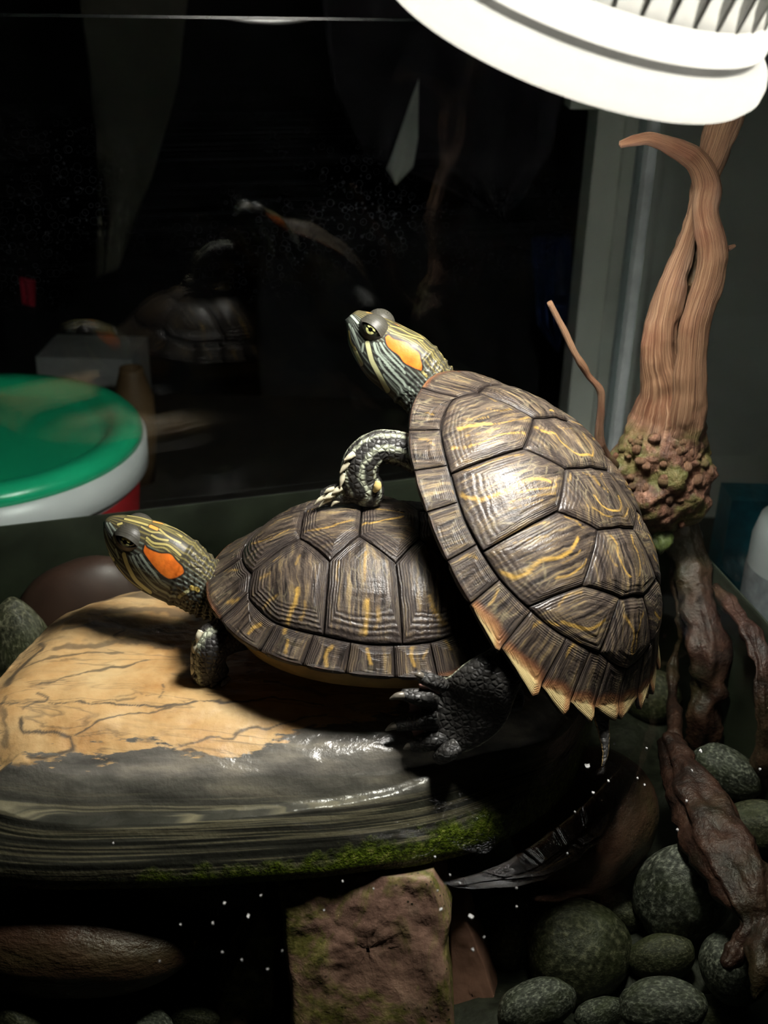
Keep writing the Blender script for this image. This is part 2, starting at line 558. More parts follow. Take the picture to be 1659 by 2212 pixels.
GLASS = mat_glass()
WATER = mat_water()
STONE = mat_stone_main()
WOOD = mat_wood()
HEART = mat_pebble('dark red heartwood', (0.045, 0.014, 0.010), (0.13, 0.045, 0.030), (0.30, 0.17, 0.09), 110.0, 0.55)
ROOT = mat_pebble('waterlogged root bark', (0.016, 0.007, 0.005), (0.045, 0.019, 0.013), (0.085, 0.040, 0.027), 70.0, 0.5)
PEB = mat_pebble('grey green pebble', (0.022, 0.025, 0.020), (0.075, 0.08, 0.068), (0.34, 0.35, 0.30), 9.0)
PEBD = mat_pebble('olive pebble', (0.022, 0.024, 0.013), (0.058, 0.060, 0.036), (0.19, 0.185, 0.12), 9.5)
REDST = mat_pebble('smooth red stone', (0.060, 0.025, 0.018), (0.080, 0.034, 0.024), (0.105, 0.048, 0.035), 3.0, 0.4)
SKIN = mat_skin('turtle limb skin', 400, 0.55, 0.42, 0.32)
HEADSKIN = mat_skin('turtle head skin', 900, 0.3, 0.45, 0.35)
CLAW = plain('horn claw', (0.13, 0.115, 0.09), 0.3, 0.25, 300)
CLAWP = plain('pale horn scale', (0.50, 0.46, 0.33), 0.35, 0.2, 300)
WEB = plain('pink web skin', (0.42, 0.24, 0.20), 0.45, 0.2, 400, 0.2)
SHELLBASE = plain('shell seam', (0.018, 0.014, 0.012), 0.4, 0.3, 200)
PLASTRON = plain('plastron', (0.36, 0.24, 0.09), 0.4, 0.4, 60)

# ================================================================== the room behind the tank
DARKWALL = plain('dark wall paint', (0.03, 0.03, 0.032), 0.7, 0.3, 3)
TABLE = plain('dark table top', (0.035, 0.030, 0.026), 0.5, 0.3, 20)
tag(obj('wall_back', *box(-1.6, 1.6, 1.75, 1.78, -0.6, 1.6), DARKWALL, smooth=False), kind='structure')
tag(obj('floor', *box(-1.6, 1.6, -0.3, 1.78, -0.63, -0.6), DARKWALL, smooth=False), kind='structure')
stand = thing('tank_stand', 'dark table that carries the tank and the lidded tub', 'table', (0, 0.6, -0.6))
so = np.array([0, 0.6, -0.6])
obj('table_top', *box(-0.75, 0.75, -0.05, 1.25, -0.185, -0.16), TABLE, stand, so, False)
for sx in (-0.7, 0.66):
    for sy in (0.0, 1.16):
        obj('leg', *box(sx, sx + 0.04, sy, sy + 0.04, -0.6, -0.185), TABLE, stand, so, False)

# pale door frame and door leaf behind the right end of the tank
FRAME = plain('painted frame', (0.78, 0.77, 0.71), 0.45, 0.06, 8)
FRAME2 = plain('bluish seal', (0.52, 0.58, 0.60), 0.3, 0.1, 10)
LEAF = plain('door leaf', (0.72, 0.72, 0.66), 0.5, 0.12, 5)
DY = 0.93


def px_x(px, py, Y):
    return PY(px, py, Y)[0]


fx0, fx1, fx2, fx3 = px_x(1262, 545, DY), px_x(1328, 545, DY), px_x(1352, 545, DY), px_x(1372, 545, DY)
fx4 = 0.75
door = thing('door_1', 'pale grey door leaf with ridged frame standing beyond the driftwood', 'door', (fx2, DY, -0.6))
door['kind'] = 'structure'
do = np.array([fx2, DY, -0.6])
obj('frame_post', *box(fx0, fx1, DY, DY + 0.05, -0.6, 1.2), FRAME, door, do, False)
obj('frame_ridge', *box(fx1 - 0.004, fx1 + 0.006, DY - 0.008, DY + 0.05, -0.6, 1.2), FRAME, door, do, False)
obj('seal_strip', *box(fx1 + 0.006, fx2, DY + 0.012, DY + 0.05, -0.6, 1.2), FRAME2, door, do, False)
obj('frame_ridge', *box(fx2, fx3, DY + 0.002, DY + 0.05, -0.6, 1.2), FRAME2, door, do, False)
obj('door_leaf', *box(fx3, fx4, DY + 0.02, DY + 0.05, -0.6, 1.2), LEAF, door, do, False)
hz = PY(1270, 180, DY)[2]
obj('crosspiece', *box(px_x(1236, 200, DY), fx0, DY + 0.004, DY + 0.04, PY(1270, 238, DY)[2], hz + 0.03), FRAME, door, do, False)


# ================================================================== the tank
W0, W1 = PZ(0, 1140, 0), PZ(690, 1060, 0)
dv = unit((W1 - W0)[:2])
BL = W0[:2] - dv * 0.12
S0, S1 = PZ(1480, 1150, 0)[:2], PZ(1659, 1345, 0)[:2]
sd = (S1 - S0) / (S1[1] - S0[1])
FRT = S0 + sd * (0.20 - S0[1])
_A = np.array([[dv[0], -sd[0]], [dv[1], -sd[1]]])
BR = W0[:2] + dv * np.linalg.solve(_A, S0 - W0[:2])[0]
FLOOR_Z = -0.145
tank = thing('aquarium', 'glass aquarium with water spotted back pane and dark backing added below the green waterline', 'aquarium', (0, 0.45, FLOOR_Z - 0.006))
to = np.array([0, 0.45, FLOOR_Z - 0.006])
# back pane; its top edge runs along the line at the head of the picture
RZ0 = PY(0, 38, float(W0[1]))[2]
V, F = slab(BL, BR, FLOOR_Z, RZ0, 0.005)
obj('glass_pane', V, F, GLASS, tank, to, False)
V, F = slab(FRT, BR, FLOOR_Z, RZ0, 0.005, -1)
obj('glass_pane', V, F, GLASS, tank, to, False)
V, F = slab(BL, np.array([BL[0] + 0.005, 0.20]), FLOOR_Z, RZ0, 0.005, -1)
obj('glass_pane', V, F, GLASS, tank, to, False)
SEAL = plain('silicone seam', (0.30, 0.33, 0.33), 0.25, 0.2, 50)
RIMG = plain('glass edge', (0.012, 0.016, 0.015), 0.2, 0.2, 50)
d3 = np.array([dv[0], dv[1]])
nb = np.array([dv[1], -dv[0]])
V, F = slab(BL, BR, RZ0, RZ0 + 0.0015, 0.005)
obj('pane_edge', V, F, RIMG, tank, to, False)
V, F = slab(BR + np.array([-0.004, -0.004]), BR + np.array([0.002, -0.002]), FLOOR_Z, RZ0, 0.006)
obj('silicone_seam', V, F, SEAL, tank, to, False)
DARKBACK = plain('dark pane backing', (0.020, 0.026, 0.017), 0.5, 0.6, 30)  # dark sheets added below water, standing in for total internal reflection
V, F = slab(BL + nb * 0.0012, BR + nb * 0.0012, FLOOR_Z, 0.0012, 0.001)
obj('dark_backing', V, F, DARKBACK, tank, to, False)
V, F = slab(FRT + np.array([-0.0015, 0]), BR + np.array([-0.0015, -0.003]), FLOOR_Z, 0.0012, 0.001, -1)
obj('dark_backing', V, F, DARKBACK, tank, to, False)
V = np.array([(*FRT, FLOOR_Z), (*BR, FLOOR_Z), (*BL, FLOOR_Z), (BL[0], 0.20, FLOOR_Z)])
V = np.vstack([V, V - [0, 0, 0.006]])
obj('tank_bottom', V, [(0, 1, 2, 3), (7, 6, 5, 4), (0, 4, 5, 1), (1, 5, 6, 2), (2, 6, 7, 3), (3, 7, 4, 0)], DARKBACK, tank, to, False)
# water surface, with a raised meniscus along the back pane
V, F = [], []
A, B = BL + nb * 0.0025, BR + nb * 0.0025
rows = [(0.0, 0.0022), (0.001, 0.0012), (0.003, 0.0003), (0.008, 0.0)]
for off, z in rows:
    for q in (A + nb * off, B + nb * off - (np.array([0.003, 0]) if off == 0 else 0)):
        V.append((q[0], q[1], z))
V += [(BL[0] + 0.002, 0.21, 0), (FRT[0] - 0.003, 0.21, 0)]
for i in range(4):
    F.append((2 * i, 2 * i + 2, 2 * i + 3, 2 * i + 1))
n_ = len(V)
ringo = [0, 2, 4, 6, 8, 9, 7, 5, 3, 1]
V += [(V[i][0], V[i][1], FLOOR_Z + 0.001) for i in (0, 8, 9, 1)]
F += [(0, n_, n_ + 1, 8, 6, 4, 2), (8, n_ + 1, n_ + 2, 9), (9, n_ + 2, n_ + 3, 1, 3, 5, 7), (1, n_ + 3, n_, 0), (n_, n_ + 3, n_ + 2, n_ + 1)]
wat = obj('water', V, F, WATER, smooth=False)
tag(wat, 'still dark water surface around the basking stone', 'water', kind='stuff')

# ================================================================== basking stone
def polydist(q, pts):
    """distance of rows q to polyline pts"""
    best = np.full(len(q), 1e9)
    pts = np.asarray(pts, float)
    for a_, b_ in zip(pts[:-1], pts[1:]):
        ab = b_ - a_
        t = np.clip(((q - a_) @ ab) / (ab @ ab + 1e-12), 0, 1)
        best = np.minimum(best, np.linalg.norm(q - (a_ + t[:, None] * ab), axis=1))
    return best


low = [PZ(x, y, -0.034) for x, y in [(0, 1900), (280, 1904), (600, 1888), (800, 1870), (950, 1845), (1080, 1803), (1170, 1750), (1235, 1680), (1270, 1600)]]
hi = [PZ(x, y, 0.006) for x, y in [(300, 1262), (200, 1288), (120, 1322), (50, 1378), (-12, 1440), (-100, 1545), (-130, 1640)]]
outl = [low[0][:2] + np.array([-0.035, 0.012])] + [p[:2] for p in low] + [(0.107, 0.462), (0.097, 0.490), (0.065, 0.514), (0.0, 0.524), (-0.06, 0.522), (-0.10, 0.517)] + [p[:2] for p in hi]
outl = np.array(outl)
oc = spline(np.vstack([outl, outl[:1]]), 26)[:-1]
NB = len(oc)
cen = np.array([-0.03, 0.425])


def stone_top(x, y, r):
    z = 0.0135 - 0.0175 * sstep(0.395, 0.345, y) - 0.010 * sstep(0.05, 0.105, x) - 0.008 * sstep(0.80, 1.0, r) ** 2
    z = z + 0.0012 * fbm(np.stack([x * 40, y * 70, 0 * x], -1), 4)
    # hollow swirl at the back left
    return z - 0.003 * np.exp(-(((x + 0.10) / 0.03) ** 2 + ((y - 0.485) / 0.012) ** 2))


odir = (oc - cen) / np.linalg.norm(oc - cen, axis=1)[:, None]
KG = 0.15 + 0.85 * sstep(-0.25, -0.55, odir[:, 1])
V = []
rr = np.concatenate([np.linspace(0.01, 0.8, 120), np.linspace(0.806, 0.985, 28)])
for r in rr:
    q = cen + (oc - cen) * (r * (1 - KG * 0.16))[:, None]
    V.append(np.stack([q[:, 0], q[:, 1], stone_top(q[:, 0], q[:, 1], np.full(NB, r))], -1))
ze = V[-1][:, 2]
prof = [(0.85, -0.0020), (0.868, -0.0045), (0.885, -0.0075), (0.893, -0.0100), (0.898, -0.0118), (0.912, -0.0140), (0.918, -0.0160), (0.935, -0.0185), (0.950, -0.0210), (0.962, -0.0235), (0.978, -0.0260), (0.992, -0.0290), (1.0, -0.0325), (1.003, -0.0350), (0.995, -0.0385), (0.94, -0.0405), (0.6, -0.042), (0.01, -0.043)]
a = np.arange(NB) / NB * 40
for i, (k, z) in enumerate(prof):
    q = cen + (oc - cen) * ((1 - (1 - k) * KG if k > .8 else k) + 0.004 * vnoise(np.stack([a, np.full(NB, i * 0.5), 0 * a], -1)))[:, None]
    lim_ = np.minimum(ze - 0.0006, z + 0.0012 * vnoise(np.stack([a * 0.6, np.full(NB, i * 0.8 + 9), 0 * a], -1)))
    V.append(np.stack([q[:, 0], q[:, 1], lim_], -1))
V = np.concatenate(V)
F = grid_faces(len(rr) + len(prof), NB)
VEINS = [([(0, 350), (120, 350), (300, 358), (420, 362), (550, 355), (700, 352), (850, 352)], 5, 1), ([(200, 412), (330, 380), (480, 362)], 4, .9), ([(50, 380), (60, 400), (120, 408), (180, 412), (195, 425), (170, 440), (60, 450)], 9, 1),
         ([(480, 437), (600, 420), (750, 395), (860, 380)], 5, .9), ([(0, 455), (90, 462), (180, 450)], 7, .8), ([(230, 455), (330, 460), (420, 472), (450, 456), (500, 448), (560, 463), (640, 462), (740, 430), (830, 405)], 9, 1),
         ([(100, 330), (130, 345), (60, 360)], 9, .9), ([(90, 310), (180, 290), (300, 262), (400, 240)], 8, .9), ([(20, 300), (40, 260), (70, 230), (110, 210), (95, 180)], 16, .9), ([(10, 420), (5, 380), (15, 330)], 10, .7),
         ([(150, 215), (250, 200), (350, 190), (450, 200)], 34, .75), ([(250, 120), (400, 110), (520, 130)], 30, .7), ([(170, 160), (300, 150), (420, 165)], 24, .7), ([(430, 315), (440, 330), (425, 345)], 4, .8), ([(250, 350), (350, 347)], 5, .7),
         ([(60, 250), (140, 235), (230, 228), (330, 222)], 10, .8), ([(300, 340), (420, 335)], 4, .5), ([(280, 130), (330, 160), (300, 180), (350, 195)], 8, .8), ([(700, 300), (850, 330)], 12, .6)]
top2 = lambda pts, z=0.0125: np.array([PZ(x / 1.2205, 1230 + y / 1.2205, z)[:2] for x, y in pts])
vn = np.zeros(len(V))
wob = np.stack([fbm(V * 130, 3), fbm(V * 130 + 40, 3)], -1) * 0.0017
vwid = 0.55 + 0.6 * np.clip(fbm(V * 210 + 7, 3) + .5, 0, 1.4)
for pts, wd, sg in VEINS:
    pl = top2(pts)
    pl = spline(pl, 4) if len(pl) > 2 else pl
    k = wd / 1.2205 / 2 * 0.00021
    vn = np.maximum(vn, sg * (1 - sstep(k * 0.6, k * 1.5 + 0.0004, polydist(V[:, :2] + wob, pl) / vwid)))
bl = top2([(-250, 520), (0, 505), (100, 490), (200, 480), (300, 492), (420, 470), (480, 495), (590, 507), (700, 470), (800, 450), (950, 425), (1040, 410), (1200, 300), (1300, 200)], 0.004)
tn = V[:, 1] - np.interp(V[:, 0], bl[:, 0], bl[:, 1])
st = obj('basking_stone', V, F, STONE, attrs={'vn': vn, 'tn': tn})
tag(st, 'large flat tan and dark grey layered stone both turtles stand on', 'stone')


# ================================================================== rocks below the water
def rock(name, outline_px, Yf, depth, mat, label, amp=0.004, sub=10, lean=0.0, z0=None):
    """broken slab rock: outline in the photo taken on a steep face at y=Yf, given real depth"""
    pts = np.array([PY(x, y, Yf) for x, y in outline_px])
    pts[:, 1] = Yf + (pts[:, 2] - pts[:, 2].mean()) * lean
    cl = []
    for i in range(len(pts)):
        a_, b_ = pts[i], pts[(i + 1) % len(pts)]
        for k in range(sub):
            cl.append(a_ + (b_ - a_) * k / sub)
    cl = np.array(cl)
    n = len(cl)
    c = cl.mean(0)
    V = []
    layers = [(k_, 0.0) for k_ in np.linspace(0.02, 0.93, 22)] + [(0.965, 0.001), (1.0, 0.004), (1.01, depth * 0.3), (1.0, depth * 0.6), (0.97, depth * 0.9), (0.85, depth), (0.4, depth), (0.02, depth)]
    for k, d in layers:
        q = c + (cl - c) * k
        q = q + np.array([0, d, 0])
        V.append(q)
    V = np.concatenate(V)
    nz = fbm(V * 55 + Yf * 70, 4)
    st_ = 0.5 * np.floor(fbm(V * np.array([40, 10, 22]) + 5, 3) * 4) / 4
    V = V + np.stack([0.5 * amp * fbm(V * 70 + 9, 3), amp * (nz + st_), 0.4 * amp * fbm(V * 70 + 31, 3)], -1)
    V[:, 2] = np.clip(V[:, 2], FLOOR_Z + 0.003, -0.0405)
    F = grid_faces(len(layers), n)
    return tag(obj(name, V, F, mat), label, 'rock')


def mat_slate():
    t = NT('pink slate with algae')
    co = t.n('ShaderNodeNewGeometry').outputs['Position']
    n = t.noise(co, 90, 6)
    col = t.ramp(n, [(0.3, (0.20, 0.105, 0.085)), (0.55, (0.36, 0.20, 0.16)), (0.75, (0.45, 0.28, 0.22))])
    al = t.noise(t.vmul(co, (34, 34, 16)), 1, 5, 0.7, 0.8)
    mossc = t.ramp(t.noise(co, 260, 5), [(0.3, (0.04, 0.05, 0.012)), (0.5, (0.17, 0.16, 0.03)), (0.7, (0.42, 0.34, 0.14))])
    col = t.mix(t.ramp(al, [(0.44, (0, 0, 0)), (0.54, (0.9, 0.9, 0.9))]), col, mossc)
    pit = t.ramp(t.voro(co, 330, 'F1'), [(0.12, (1, 1, 1)), (0.22, (0, 0, 0))])
    pit = t.math('MULTIPLY', pit, t.ramp(t.noise(co, 45, 3), [(0.5, (0, 0, 0)), (0.6, (1, 1, 1))]))
    col = t.mix(pit, col, (0.02, 0.022, 0.01))
    return t.set(col=col, rough=0.55, nor=t.bump(t.math('ADD', n, t.math('MULTIPLY', al, 0.7)), 0.5, 0.003))


SLATE = mat_slate()
rock('slate_rock', [(592, 1945), (700, 1925), (880, 1915), (935, 1935), (978, 2020), (968, 2060), (985, 2260), (640, 2270), (632, 2130), (610, 2030)], 0.338, 0.055, SLATE,
     'broad pinkish slate block with mossy face propping up the basking stone', 0.002, 10, 0.45)
rock('slate_rock', [(975, 2035), (1010, 2040), (1050, 2110), (1110, 2260), (985, 2290), (970, 2150)], 0.352, 0.03, plain('bare pink slate', (0.34, 0.17, 0.135), 0.5, 0.2, 90, 0.3),
     'bare reddish slate wedge leaning against the broad mossy slate block', 0.0015, 8, 0.45)
rock('slate_rock', [(560, 2020), (590, 2080), (600, 2280), (430, 2290), (470, 2160), (510, 2090)], 0.345, 0.03, SLATE,
     'narrow pointed slate shard with yellow algae ridge', 0.002, 8, 0.45)

IV, IF = icos(4)


def inside_z(px, py, z, r):
    """lift a point along its ray until a ball of radius r clears the side and back panes"""
    sn_ = unit([(BR - FRT)[1], -(BR - FRT)[0]])
    bn_ = np.array([-dv[1], dv[0]])
    for _ in range(200):
        p = PZ(px, py, z)[:2]
        if (p - FRT) @ sn_ < -(r + 0.003) and (p - BL) @ bn_ < -(r + 0.004):
            break
        z += 0.001
    return z


SUPPORT = []


def pebble_mesh(name, mat, seed, amp=0.10, sub=None):
    v = IV.copy()
    v = v * (1 + amp * fbm(v * 0.9 + seed * 7.7, 3))[:, None]
    me = bpy.data.meshes.new(name)
    me.from_pydata(v.tolist(), [], IF)
    me.materials.append(mat)
    me.polygons.foreach_set('use_smooth', [True] * len(me.polygons))
    return me


def put(name, me, c, rot, sc, label, cat, group=None):
    o = bpy.data.objects.new(name, me)
    COL.objects.link(o)
    o.location = Vector(c)
    o.rotation_euler = rot
    o.scale = sc
    return tag(o, label, cat, group)


pm = [pebble_mesh('pebble', PEB, i) for i in range(4)]
pd = [pebble_mesh('pebble', PEBD, 10 + i) for i in range(3)]
rs = [pebble_mesh('smooth_stone', REDST, 20 + i, 0.05) for i in range(2)]
# (px, py, half width px, half height px, tilt deg, z, mesh, label)
PEBBLES = [
    (1478, 1930, 98, 128, 25, -0.085, pm[0], 'large speckled grey pebble between the smooth red stone and the thick root'),
    (1335, 1968, 66, 44, 15, -0.104, pd[0], 'small olive pebble tucked under the smooth red stone'),
    (1428, 2068, 74, 54, -35, -0.102, pd[1], 'oblong olive grey pebble below the speckled grey pebble'),
    (1592, 2090, 75, 85, 0, -0.092, pm[1], 'mottled pale grey pebble at the tip of the reddish root'),
    (1250, 2060, 118, 118, 0, -0.108, pd[2], 'largest dark mossy pebble in the shade beside the slate wedge'),
    (1092, 2022, 74, 94, 10, -0.115, pd[0], 'dim dark pebble directly behind the slate wedge'),
    (1158, 2175, 85, 60, -20, -0.095, pm[2], 'speckled oval pebble in front of the largest mossy pebble'),
    (1432, 2175, 95, 62, -20, -0.095, pm[3], 'dark green speckled pebble in front of the oblong olive pebble'),
    (1300, 2190, 60, 40, 0, -0.12, pm[1], 'pebble wedged low between two speckled pebbles'),
    (1560, 2195, 70, 50, 0, -0.118, pd[1], 'olive pebble low below the mottled pale pebble'),
    (1568, 1668, 76, 56, 20, -0.110, pm[2], 'round greenish pebble lying behind the thick root'),
    (1640, 1790, 80, 70, 0, -0.118, pd[2], 'greenish pebble against the side pane behind the root'),
    (1400, 1500, 70, 60, 0, -0.125, pd[1], 'dim pebble in deep shade below the driftwood'),
    (1474, 1634, 34, 30, 0, -0.128, pm[3], 'dim grey pebble between the two hanging roots'),
    (32, 1352, 80, 56, 0, -0.022, pd[0], 'blurred green pebble beside the far left edge of the basking stone'),
    (-120, 1395, 70, 56, 0, -0.022, pm[1], 'blurred pale green pebble left of the blurred green one'),
    (45, 2212, 72, 50, 30, -0.100, pd[1], 'mossy bright green pebble below the long red stone'),
    (300, 2215, 85, 50, 0, -0.112, pm[0], 'grey green pebble left of the pointed slate shard'),
    (420, 2205, 60, 40, 0, -0.115, pd[2], 'small mossy pebble touching the pointed slate shard'),
    (180, 2230, 60, 50, 0, -0.118, pd[0], 'dark pebble between mossy green and grey green pebbles'),
]
for px, py, rx, ry, tilt, z, me, lab in PEBBLES:
    z = inside_z(px, py, z, max(rx, ry) * 0.00023)
    c = PZ(px, py, z)
    k = mpp(c)
    put('pebble', me, c, (random.uniform(-.3, .3), math.radians(tilt), random.uniform(-.4, .4)), (rx * k, min(rx, ry) * k * 0.82, ry * k), lab, 'pebble', 'pebbles on the tank floor')
    SUPPORT.append((c[0], c[1], c[2] - 0.62 * min(rx, ry) * k))
    if lab.startswith('blurred'):
        # taller boulders that reach down to the gravel
        o_ = COL.objects[-1]
        o_.scale.z = 0.040
        o_.location.z += ry * k - 0.040
        SUPPORT[-1] = (c[0], c[1], o_.location.z - 0.028)
c = PZ(1262, 1768, -0.0695)
k = mpp(c)
put('smooth_stone', rs[0], c, (0.25, -0.5, 0.5), (172 * k, 150 * k, 140 * k), 'smooth red brown stone lying under the right end of the basking stone', 'stone', 'smooth red brown stones')
c = PZ(140, 2010, -0.075)
k = mpp(c)
put('smooth_stone', rs[1], c, (0.1, 0.05, 0.0), (290 * k, 140 * k, 118 * k), 'long smooth red brown stone in front of the basking stone', 'stone', 'smooth red brown stones')
c = np.array([-0.168, 0.556, -0.056])
k = mpp(c)
rs3 = pebble_mesh('smooth_stone', plain('dark brown stone', (0.035, 0.018, 0.012), 0.5, 0.25, 2), 31, 0.05)  # dark stone built in place of a brown reflection in the back pane
put('smooth_stone', rs3, c, (0.0, 0.05, 0.33), (0.046, 0.024, 0.052), 'smooth dark stone standing in for a brown reflection in the back pane', 'stone', 'smooth red brown stones')

# gravel bed: uneven dark ground under the pebbles
gx, gy = np.meshgrid(np.linspace(-0.33, 0.25, 90), np.linspace(0.21, 0.70, 90), indexing='ij')
lim = W0[1] + (gx - W0[0]) * dv[1] / dv[0] - 0.004
gy = 0.21 + (gy - 0.21) * (lim - 0.21) / 0.49
gx = np.clip(gx, BL[0] + 0.008, S0[0] + sd[0] * (gy - S0[1]) - 0.004)
gy = np.minimum(gy, W0[1] + (gx - W0[0]) * dv[1] / dv[0] - 0.006)
P = np.stack([gx, gy, 0 * gx], -1).reshape(-1, 3)
SUPPORT += [(0.1, 0.42, -0.090), (-0.133, 0.35, -0.090), (-0.168, 0.556, -0.085)]
num, den = np.full(len(P), -0.120 / 0.05 ** 3), np.full(len(P), 1 / 0.05 ** 3)
for x_, y_, z_ in SUPPORT:
    wt_ = 1 / (np.hypot(P[:, 0] - x_, P[:, 1] - y_) + 0.006) ** 3
    num += z_ * wt_
    den += wt_
P[:, 2] = np.clip(num / den + 0.003 * fbm(P * 60 + 3, 3), FLOOR_Z + 0.004, -0.052)
tag(obj('gravel_bed', P, [(i * 90 + j, (i + 1) * 90 + j, (i + 1) * 90 + j + 1, i * 90 + j + 1) for i in range(89) for j in range(89)], plain('dark gravel', (0.02, 0.022, 0.016), 0.6, 0.6, 150, 0.5)),
    'dark silt and fine gravel covering the tank floor', 'gravel', kind='stuff')

# ================================================================== turtles
NEXP = 2.25
SEAMS = [5, 33, 56, 72, 85, 97, 110, 125.5, 144, 157, 168.5, 180]
RIN = ([0, 24, 36, 55, 75, 90, 110, 125, 145, 162, 180], [.80, .765, .845, .875, .87, .88, .865, .84, .82, .815, .87])
NODE = dict(V12=(.445, .20), C12=(.255, .455), V23=(.102, .245), C23=(-.115, .45), V34=(-.245, .205), C34=(-.486, .42), V45=(-.575, .13))


def rimpt(deg):
    t = np.radians(np.asarray(deg, float))
    c, s = np.cos(t), np.sin(t)
    return np.stack([np.sign(c) * np.abs(c) ** (2 / NEXP), np.sign(s) * np.abs(s) ** (2 / NEXP)], -1)


def inner(deg):
    d = np.asarray(deg, float)
    return rimpt(d) * np.interp(np.abs(d), *RIN)[..., None]


class Shell:
    def __init__(s, c, M, L, WL, HL, a, sk):
        s.c, s.M = np.array(c), np.array(M)
        s.L, s.WL, s.HL, s.a, s.sk = L, WL, HL, a, sk

    def dome(s, x, y):
        x, y = np.asarray(x, float), np.asarray(y, float)
        rho = (np.abs(x) ** NEXP + np.abs(y) ** NEXP) ** (1 / NEXP)
        z = s.HL * s.L * (1 - rho ** s.a)
        z = np.where(z < 0, z * 0.5, z)
        # slight flare of the outermost edge
        z = z + 0.0022 * sstep(0.90, 1.06, rho)
        z = z + 0.0035 * sstep(0.78, 1.05, rho) * sstep(0.55, 0.95, x)
        # low keel along the middle
        z = z + 0.0011 * np.exp(-(y / 0.05) ** 2) * sstep(1.0, 0.6, rho)
        return np.stack([x * s.L, y * s.WL * s.L * (1 - s.sk * x), z], -1)

    def frame(s, x, y):
        e = 1e-3
        p = s.dome(x, y)
        n = np.cross(s.dome(x + e, y) - s.dome(x - e, y), s.dome(x, y + e) - s.dome(x, y - e))
        n /= np.linalg.norm(n, axis=-1)[..., None] + 1e-12
        return p, n

    def world(s, P):
        return np.asarray(P) @ s.M.T + s.c

    def cast(s, px, py):
        d = ray(px, py)
        o, dl = (CAM - s.c) @ s.M, d @ s.M
        t = np.linspace(.3, .7, 4001)
        P = o + t[:, None] * dl
        x = P[:, 0] / s.L
        y = P[:, 1] / (s.WL * s.L * (1 - s.sk * x))
        rho = (np.abs(x) ** NEXP + np.abs(y) ** NEXP) ** (1 / NEXP)
        g = P[:, 2] - s.HL * s.L * (1 - rho ** s.a)
        i = np.argmax(g < 0) if (g < 0).any() else np.argmin(g)
        return x[i], y[i]


def inpoly(q, poly):
    x, y = q[:, 0], q[:, 1]
    ins = np.zeros(len(q), bool)
    poly = np.asarray(poly, float)
    for (x0, y0), (x1, y1) in zip(poly, np.roll(poly, -1, 0)):
        c = ((y0 > y) != (y1 > y)) & (x < (x1 - x0) * (y - y0) / (y1 - y0 + 1e-12) + x0)
        ins ^= c
    return ins


def scute_list():
    """name, boundary (plan), areola centre, stripe mode, marginal(ta,tb)"""
    n = {k: np.array(v) for k, v in NODE.items()}
    mir = lambda p: np.array([p[0], -p[1]])
    a75, a100, a123, a162 = 75.7, 99.9, 123.4, 161.5
    out = []
    arc = lambda a_, b_, m=10: [inner(t) for t in np.linspace(a_, b_, m)]
    b0 = inner(24.0)
    out.append(('vertebral', [n['V12']] + arc(24, -24, 12) + [mir(n['V12'])], (.50, 0), 'v', None))
    for A, Cn, B in (('V12', 'C12', 'V23'), ('V23', 'C23', 'V34'), ('V34', 'C34', 'V45')):
        poly = [n[A], mir(n[A]), mir(n[Cn]), mir(n[B]), n[B], n[Cn]]
        out.append(('vertebral', poly, (n[B][0] * 0.75 + n[A][0] * 0.25, 0), 'v', None))
    out.append(('vertebral', [n['V45'], mir(n['V45'])] + arc(-a162, -180, 6) + arc(180, a162, 6)[1:], (-.79, 0), 'v', None))
    for sg in (1, -1):
        S = lambda pl: [np.array([p[0], p[1] * sg]) for p in pl]
        out.append(('costal', S([n['V12']] + arc(24, a75, 14) + [n['C12']]), (.40, .50 * sg), 'c', None))
        out.append(('costal', S([n['V23'], n['C12']] + arc(a75, a100) + [n['C23']]), (.02, .46 * sg), 'c', None))
        out.append(('costal', S([n['V34'], n['C23']] + arc(a100, a123) + [n['C34']]), (-.36, .42 * sg), 'c', None))
        out.append(('costal', S([n['V45'], n['C34']] + arc(a123, a162, 12)), (-.66, .36 * sg), 'c', None))
        for ta, tb in zip(SEAMS[:-1], SEAMS[1:]):
            u = np.linspace(0, 1, 12)
            th = ta + (tb - ta) * u
            ext = 1 + (0.012 + 0.075 * sstep(108, 150, th)) * (0.15 + 0.85 * u ** 1.4) * (1 - 0.35 * sstep(0.93, 1, u)) * sstep(100, 112, th) + 0.006 * np.sin(np.pi * u)
            o_ = rimpt(th) * ext[:, None]
            if 33 <= ta < 110:
                o_ = rimpt(th) * (1 + 0.004 * np.sin(np.pi * u))[:, None]
            i_ = inner(th)
            poly = list(o_) + list(i_[::-1])
            tm = ta + (tb - ta) * (.74 if ta > 30 else .5)
            cm = (0.72 * rimpt(tm) + 0.28 * inner(tm))
            out.append(('marginal', S(poly), (cm[0], cm[1] * sg), 'm', (ta, tb)))
    u = np.linspace(-5, 5, 6)
    out.append(('nuchal', list(rimpt(u) * 1.005) + list(inner(u)[::-1]), (.91, 0), 'm', (-5, 5)))
    return out


def resample(poly, n):
    P = np.vstack([poly, poly[0]])
    d = np.concatenate([[0], np.cumsum(np.linalg.norm(np.diff(P, axis=0), axis=1))])
    # keep true corners: put a sample on every vertex, spread the rest
    ts = np.linspace(0, d[-1], n, endpoint=False)
    for dv_ in d[:-1]:
        i = np.argmin(np.abs(ts - dv_))
        ts[i] = dv_
    ts = np.sort(ts)
    return np.stack([np.interp(ts, d, P[:, k]) for k in (0, 1)], -1)


